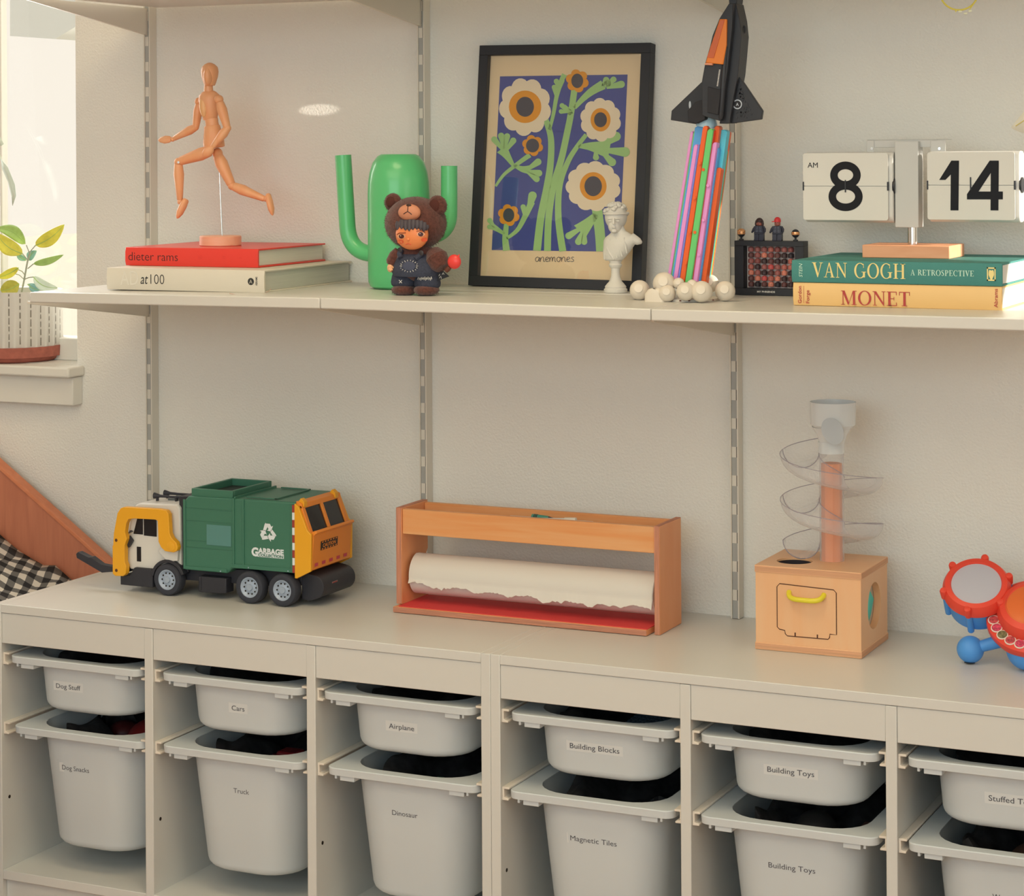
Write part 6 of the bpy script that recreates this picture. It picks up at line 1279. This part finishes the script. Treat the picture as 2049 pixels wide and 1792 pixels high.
# ================================================================== WOODEN SLANTED BED END WITH GINGHAM CUSHION, LEFT OF THE CABINET
BEDW = wood('bed_panel', obs(168, 98, 68), obs(184, 112, 78), grain=(26, 26, 2.4), rough=.5, scale=2)
yB_ = -.045; a_, b_ = at(-120, 822, yB_), at(226, 1132, yB_)
t = thing('pet_bed', 'reddish wooden slant-topped lounger between the wall and the left cabinet', 'pet bed', (a_.x, yB_, 0))
m = MB(); m.prism([(-1.9, yB_, .02), (-1.012, yB_, .02), (-1.012, yB_, b_.z - .012), (b_.x - .0 if b_.x < -1.012 else -1.012, yB_, b_.z), (a_.x, yB_, a_.z), (-1.9, yB_, a_.z + .3)], (0, .018, 0)); m.build('slanted_panel', BEDW, t, .0015)
d_ = (b_ - a_).normalized(); nn_ = Vector((-d_.z, 0, d_.x)); 
if nn_.z < 0: nn_ = -nn_
m = MB(); m.prism([a_ - Vector((0, .004, 0)), b_ - Vector((0, .004, 0)), b_ - Vector((0, .004, 0)) - nn_ * .0075, a_ - Vector((0, .004, 0)) - nn_ * .0075], (0, .026, 0)); m.build('edge_band', wood('bed_edge', obs(188, 108, 68), obs(196, 118, 78), grain=(3, 26, 26)), t, .001)
MB().box((-1.9, -.62, .02), (-1.882, -.03, .9)).build('end_panel', BEDW, t); MB().box((-1.88, -.62, .02), (-1.012, -.602, .38)).build('front_panel', BEDW, t); MB().box((-1.88, -.60, .36), (-1.014, -.05, .38)).build('deck', BEDW, t)
# gingham cloth
gm = bpy.data.materials.new('gingham'); gm.use_nodes = True; MATS['gingham'] = gm; nt = gm.node_tree; p = nt.nodes['Principled BSDF']; p.inputs['Roughness'].default_value = .9
tc = nt.nodes.new('ShaderNodeUVMap') if False else nt.nodes.new('ShaderNodeTexCoord')
sx = nt.nodes.new('ShaderNodeSeparateXYZ'); nt.links.new(tc.outputs['UV'], sx.inputs[0]); st = []
for ax_ in ('X', 'Y'):
    a1 = nt.nodes.new('ShaderNodeMath'); a1.operation = 'FRACT'; nt.links.new(sx.outputs[ax_], a1.inputs[0]); a2 = nt.nodes.new('ShaderNodeMath'); a2.operation = 'GREATER_THAN'; a2.inputs[1].default_value = .5; nt.links.new(a1.outputs[0], a2.inputs[0]); st.append(a2)
ad = nt.nodes.new('ShaderNodeMath'); ad.operation = 'ADD'; nt.links.new(st[0].outputs[0], ad.inputs[0]); nt.links.new(st[1].outputs[0], ad.inputs[1]); hf = nt.nodes.new('ShaderNodeMath'); hf.operation = 'MULTIPLY'; hf.inputs[1].default_value = .5; nt.links.new(ad.outputs[0], hf.inputs[0])
rp = nt.nodes.new('ShaderNodeValToRGB'); rp.color_ramp.interpolation = 'CONSTANT'; E_ = rp.color_ramp.elements; E_[0].color = (.74, .69, .62, 1); E_[1].position = .75; E_[1].color = (.022, .022, .026, 1); e3 = E_.new(.25); e3.color = (.16, .155, .15, 1)
nt.links.new(hf.outputs[0], rp.inputs[0]); nt.links.new(rp.outputs[0], p.inputs['Base Color'])
pA, pB, pC = at(0, 1092, -.08), at(60, 1128, -.08), at(128, 1163, -.08)
nu, nv = 30, 26; vs = []; uvs = []
for i in range(nu + 1):
    for j in range(nv + 1):
        u_, v_ = i / nu, j / nv; x = -1.88 + u_ * (.866); y = -.595 + v_ * .535
        s_ = (x + 1.88) / .866
        zt_ = pC.z + (pA.z - pC.z) * max(0, min(1.6, (pC.x - x) / (pC.x - pA.x))) ** 1.15 if x < pC.x else pC.z - .06 * (x - pC.x) / .1
        z = zt_ - .055 * (1 - v_) - .02 * math.sin(PI * v_) + .006 * math.sin(x * 46) * math.sin(y * 31) + .004 * math.sin(x * 90 + y * 60)
        vs.append(Vector((x, y, max(.39, z)))); uvs.append(((x * .93 + y * .36) / .029 + .04 * math.sin(y * 30), (y * .93 - x * .36) / .029 + .08 * math.sin(x * 22)))
m = MB(); m.add(vs, [(i * (nv + 1) + j, (i + 1) * (nv + 1) + j, (i + 1) * (nv + 1) + j + 1, i * (nv + 1) + j + 1) for i in range(nu) for j in range(nv)])
o = m.build('gingham_cushion', gm, None, ang=80, solid=.012); uvl = o.data.uv_layers.new(name='uv')
for lp in o.data.loops: uvl.data[lp.index].uv = uvs[lp.vertex_index]
tag(o, 'black and white gingham cushion on the wooden lounger beside the cabinet', 'cushion')

# ================================================================== LITTLE THINGS AT THE TOP RIGHT
t = thing('vine_tendril', 'yellow green vine loop hanging down at the top edge, above the flip clock', 'vine', tuple(at(1920, -40, -.28)))
VG = mat('vine_yellow', obs(196, 178, 74), .5)
m = MB(); m.tube([at(1919 + 38 * math.cos(R(a)), -16 - 36 * math.sin(R(a)), -.28) for a in range(120, 420, 10)][::-1] + [at(1900, -60, -.28)], .0014, 8); m.build('stem', VG, t)
m = MB(); m.tube([at(1956, -4, -.281), at(1948, 8, -.281), at(1940, 20, -.281)], [.0012, .0010, .0006], 8); m.tube([at(1914, 19, -.281), at(1912, 24, -.281)], .0010, 6); m.build('shoot', VG, t)
m = MB()
for q in ((1921, 23), (1932, 27), (1941, 22)): m.ell(at(q[0], q[1], -.281), (.0030, .0008, .0018), 12, 8)
m.build('bud', mat('bud_pale', obs(204, 198, 160), .6), t)
t = thing('white_leaf', 'white leaf with a yellow vein poking in at the right edge, above the flip clock', 'leaf', tuple(at(2049, 240, -.22)))
P = [at(u, v, -.22 + d) for u, v, d in ((2023, 255, 0), (2030, 246, .002), (2048, 224, .004), (2075, 190, .006), (2120, 200, .004), (2100, 250, .002), (2060, 268, 0), (2046, 266, 0), (2030, 260, 0))]
m = MB(); m.add(P, [tuple(range(len(P)))]); m.build('blade', mat('leaf_white', (.86, .84, .74), .5), t, solid=.0008)
m = MB(); m.tube([at(2032, 252, -.2212), at(2049, 241, -.2195), at(2090, 218, -.2175)], .0007, 6); m.build('vein', mat('vein_yellow', obs(190, 170, 90), .6), t)
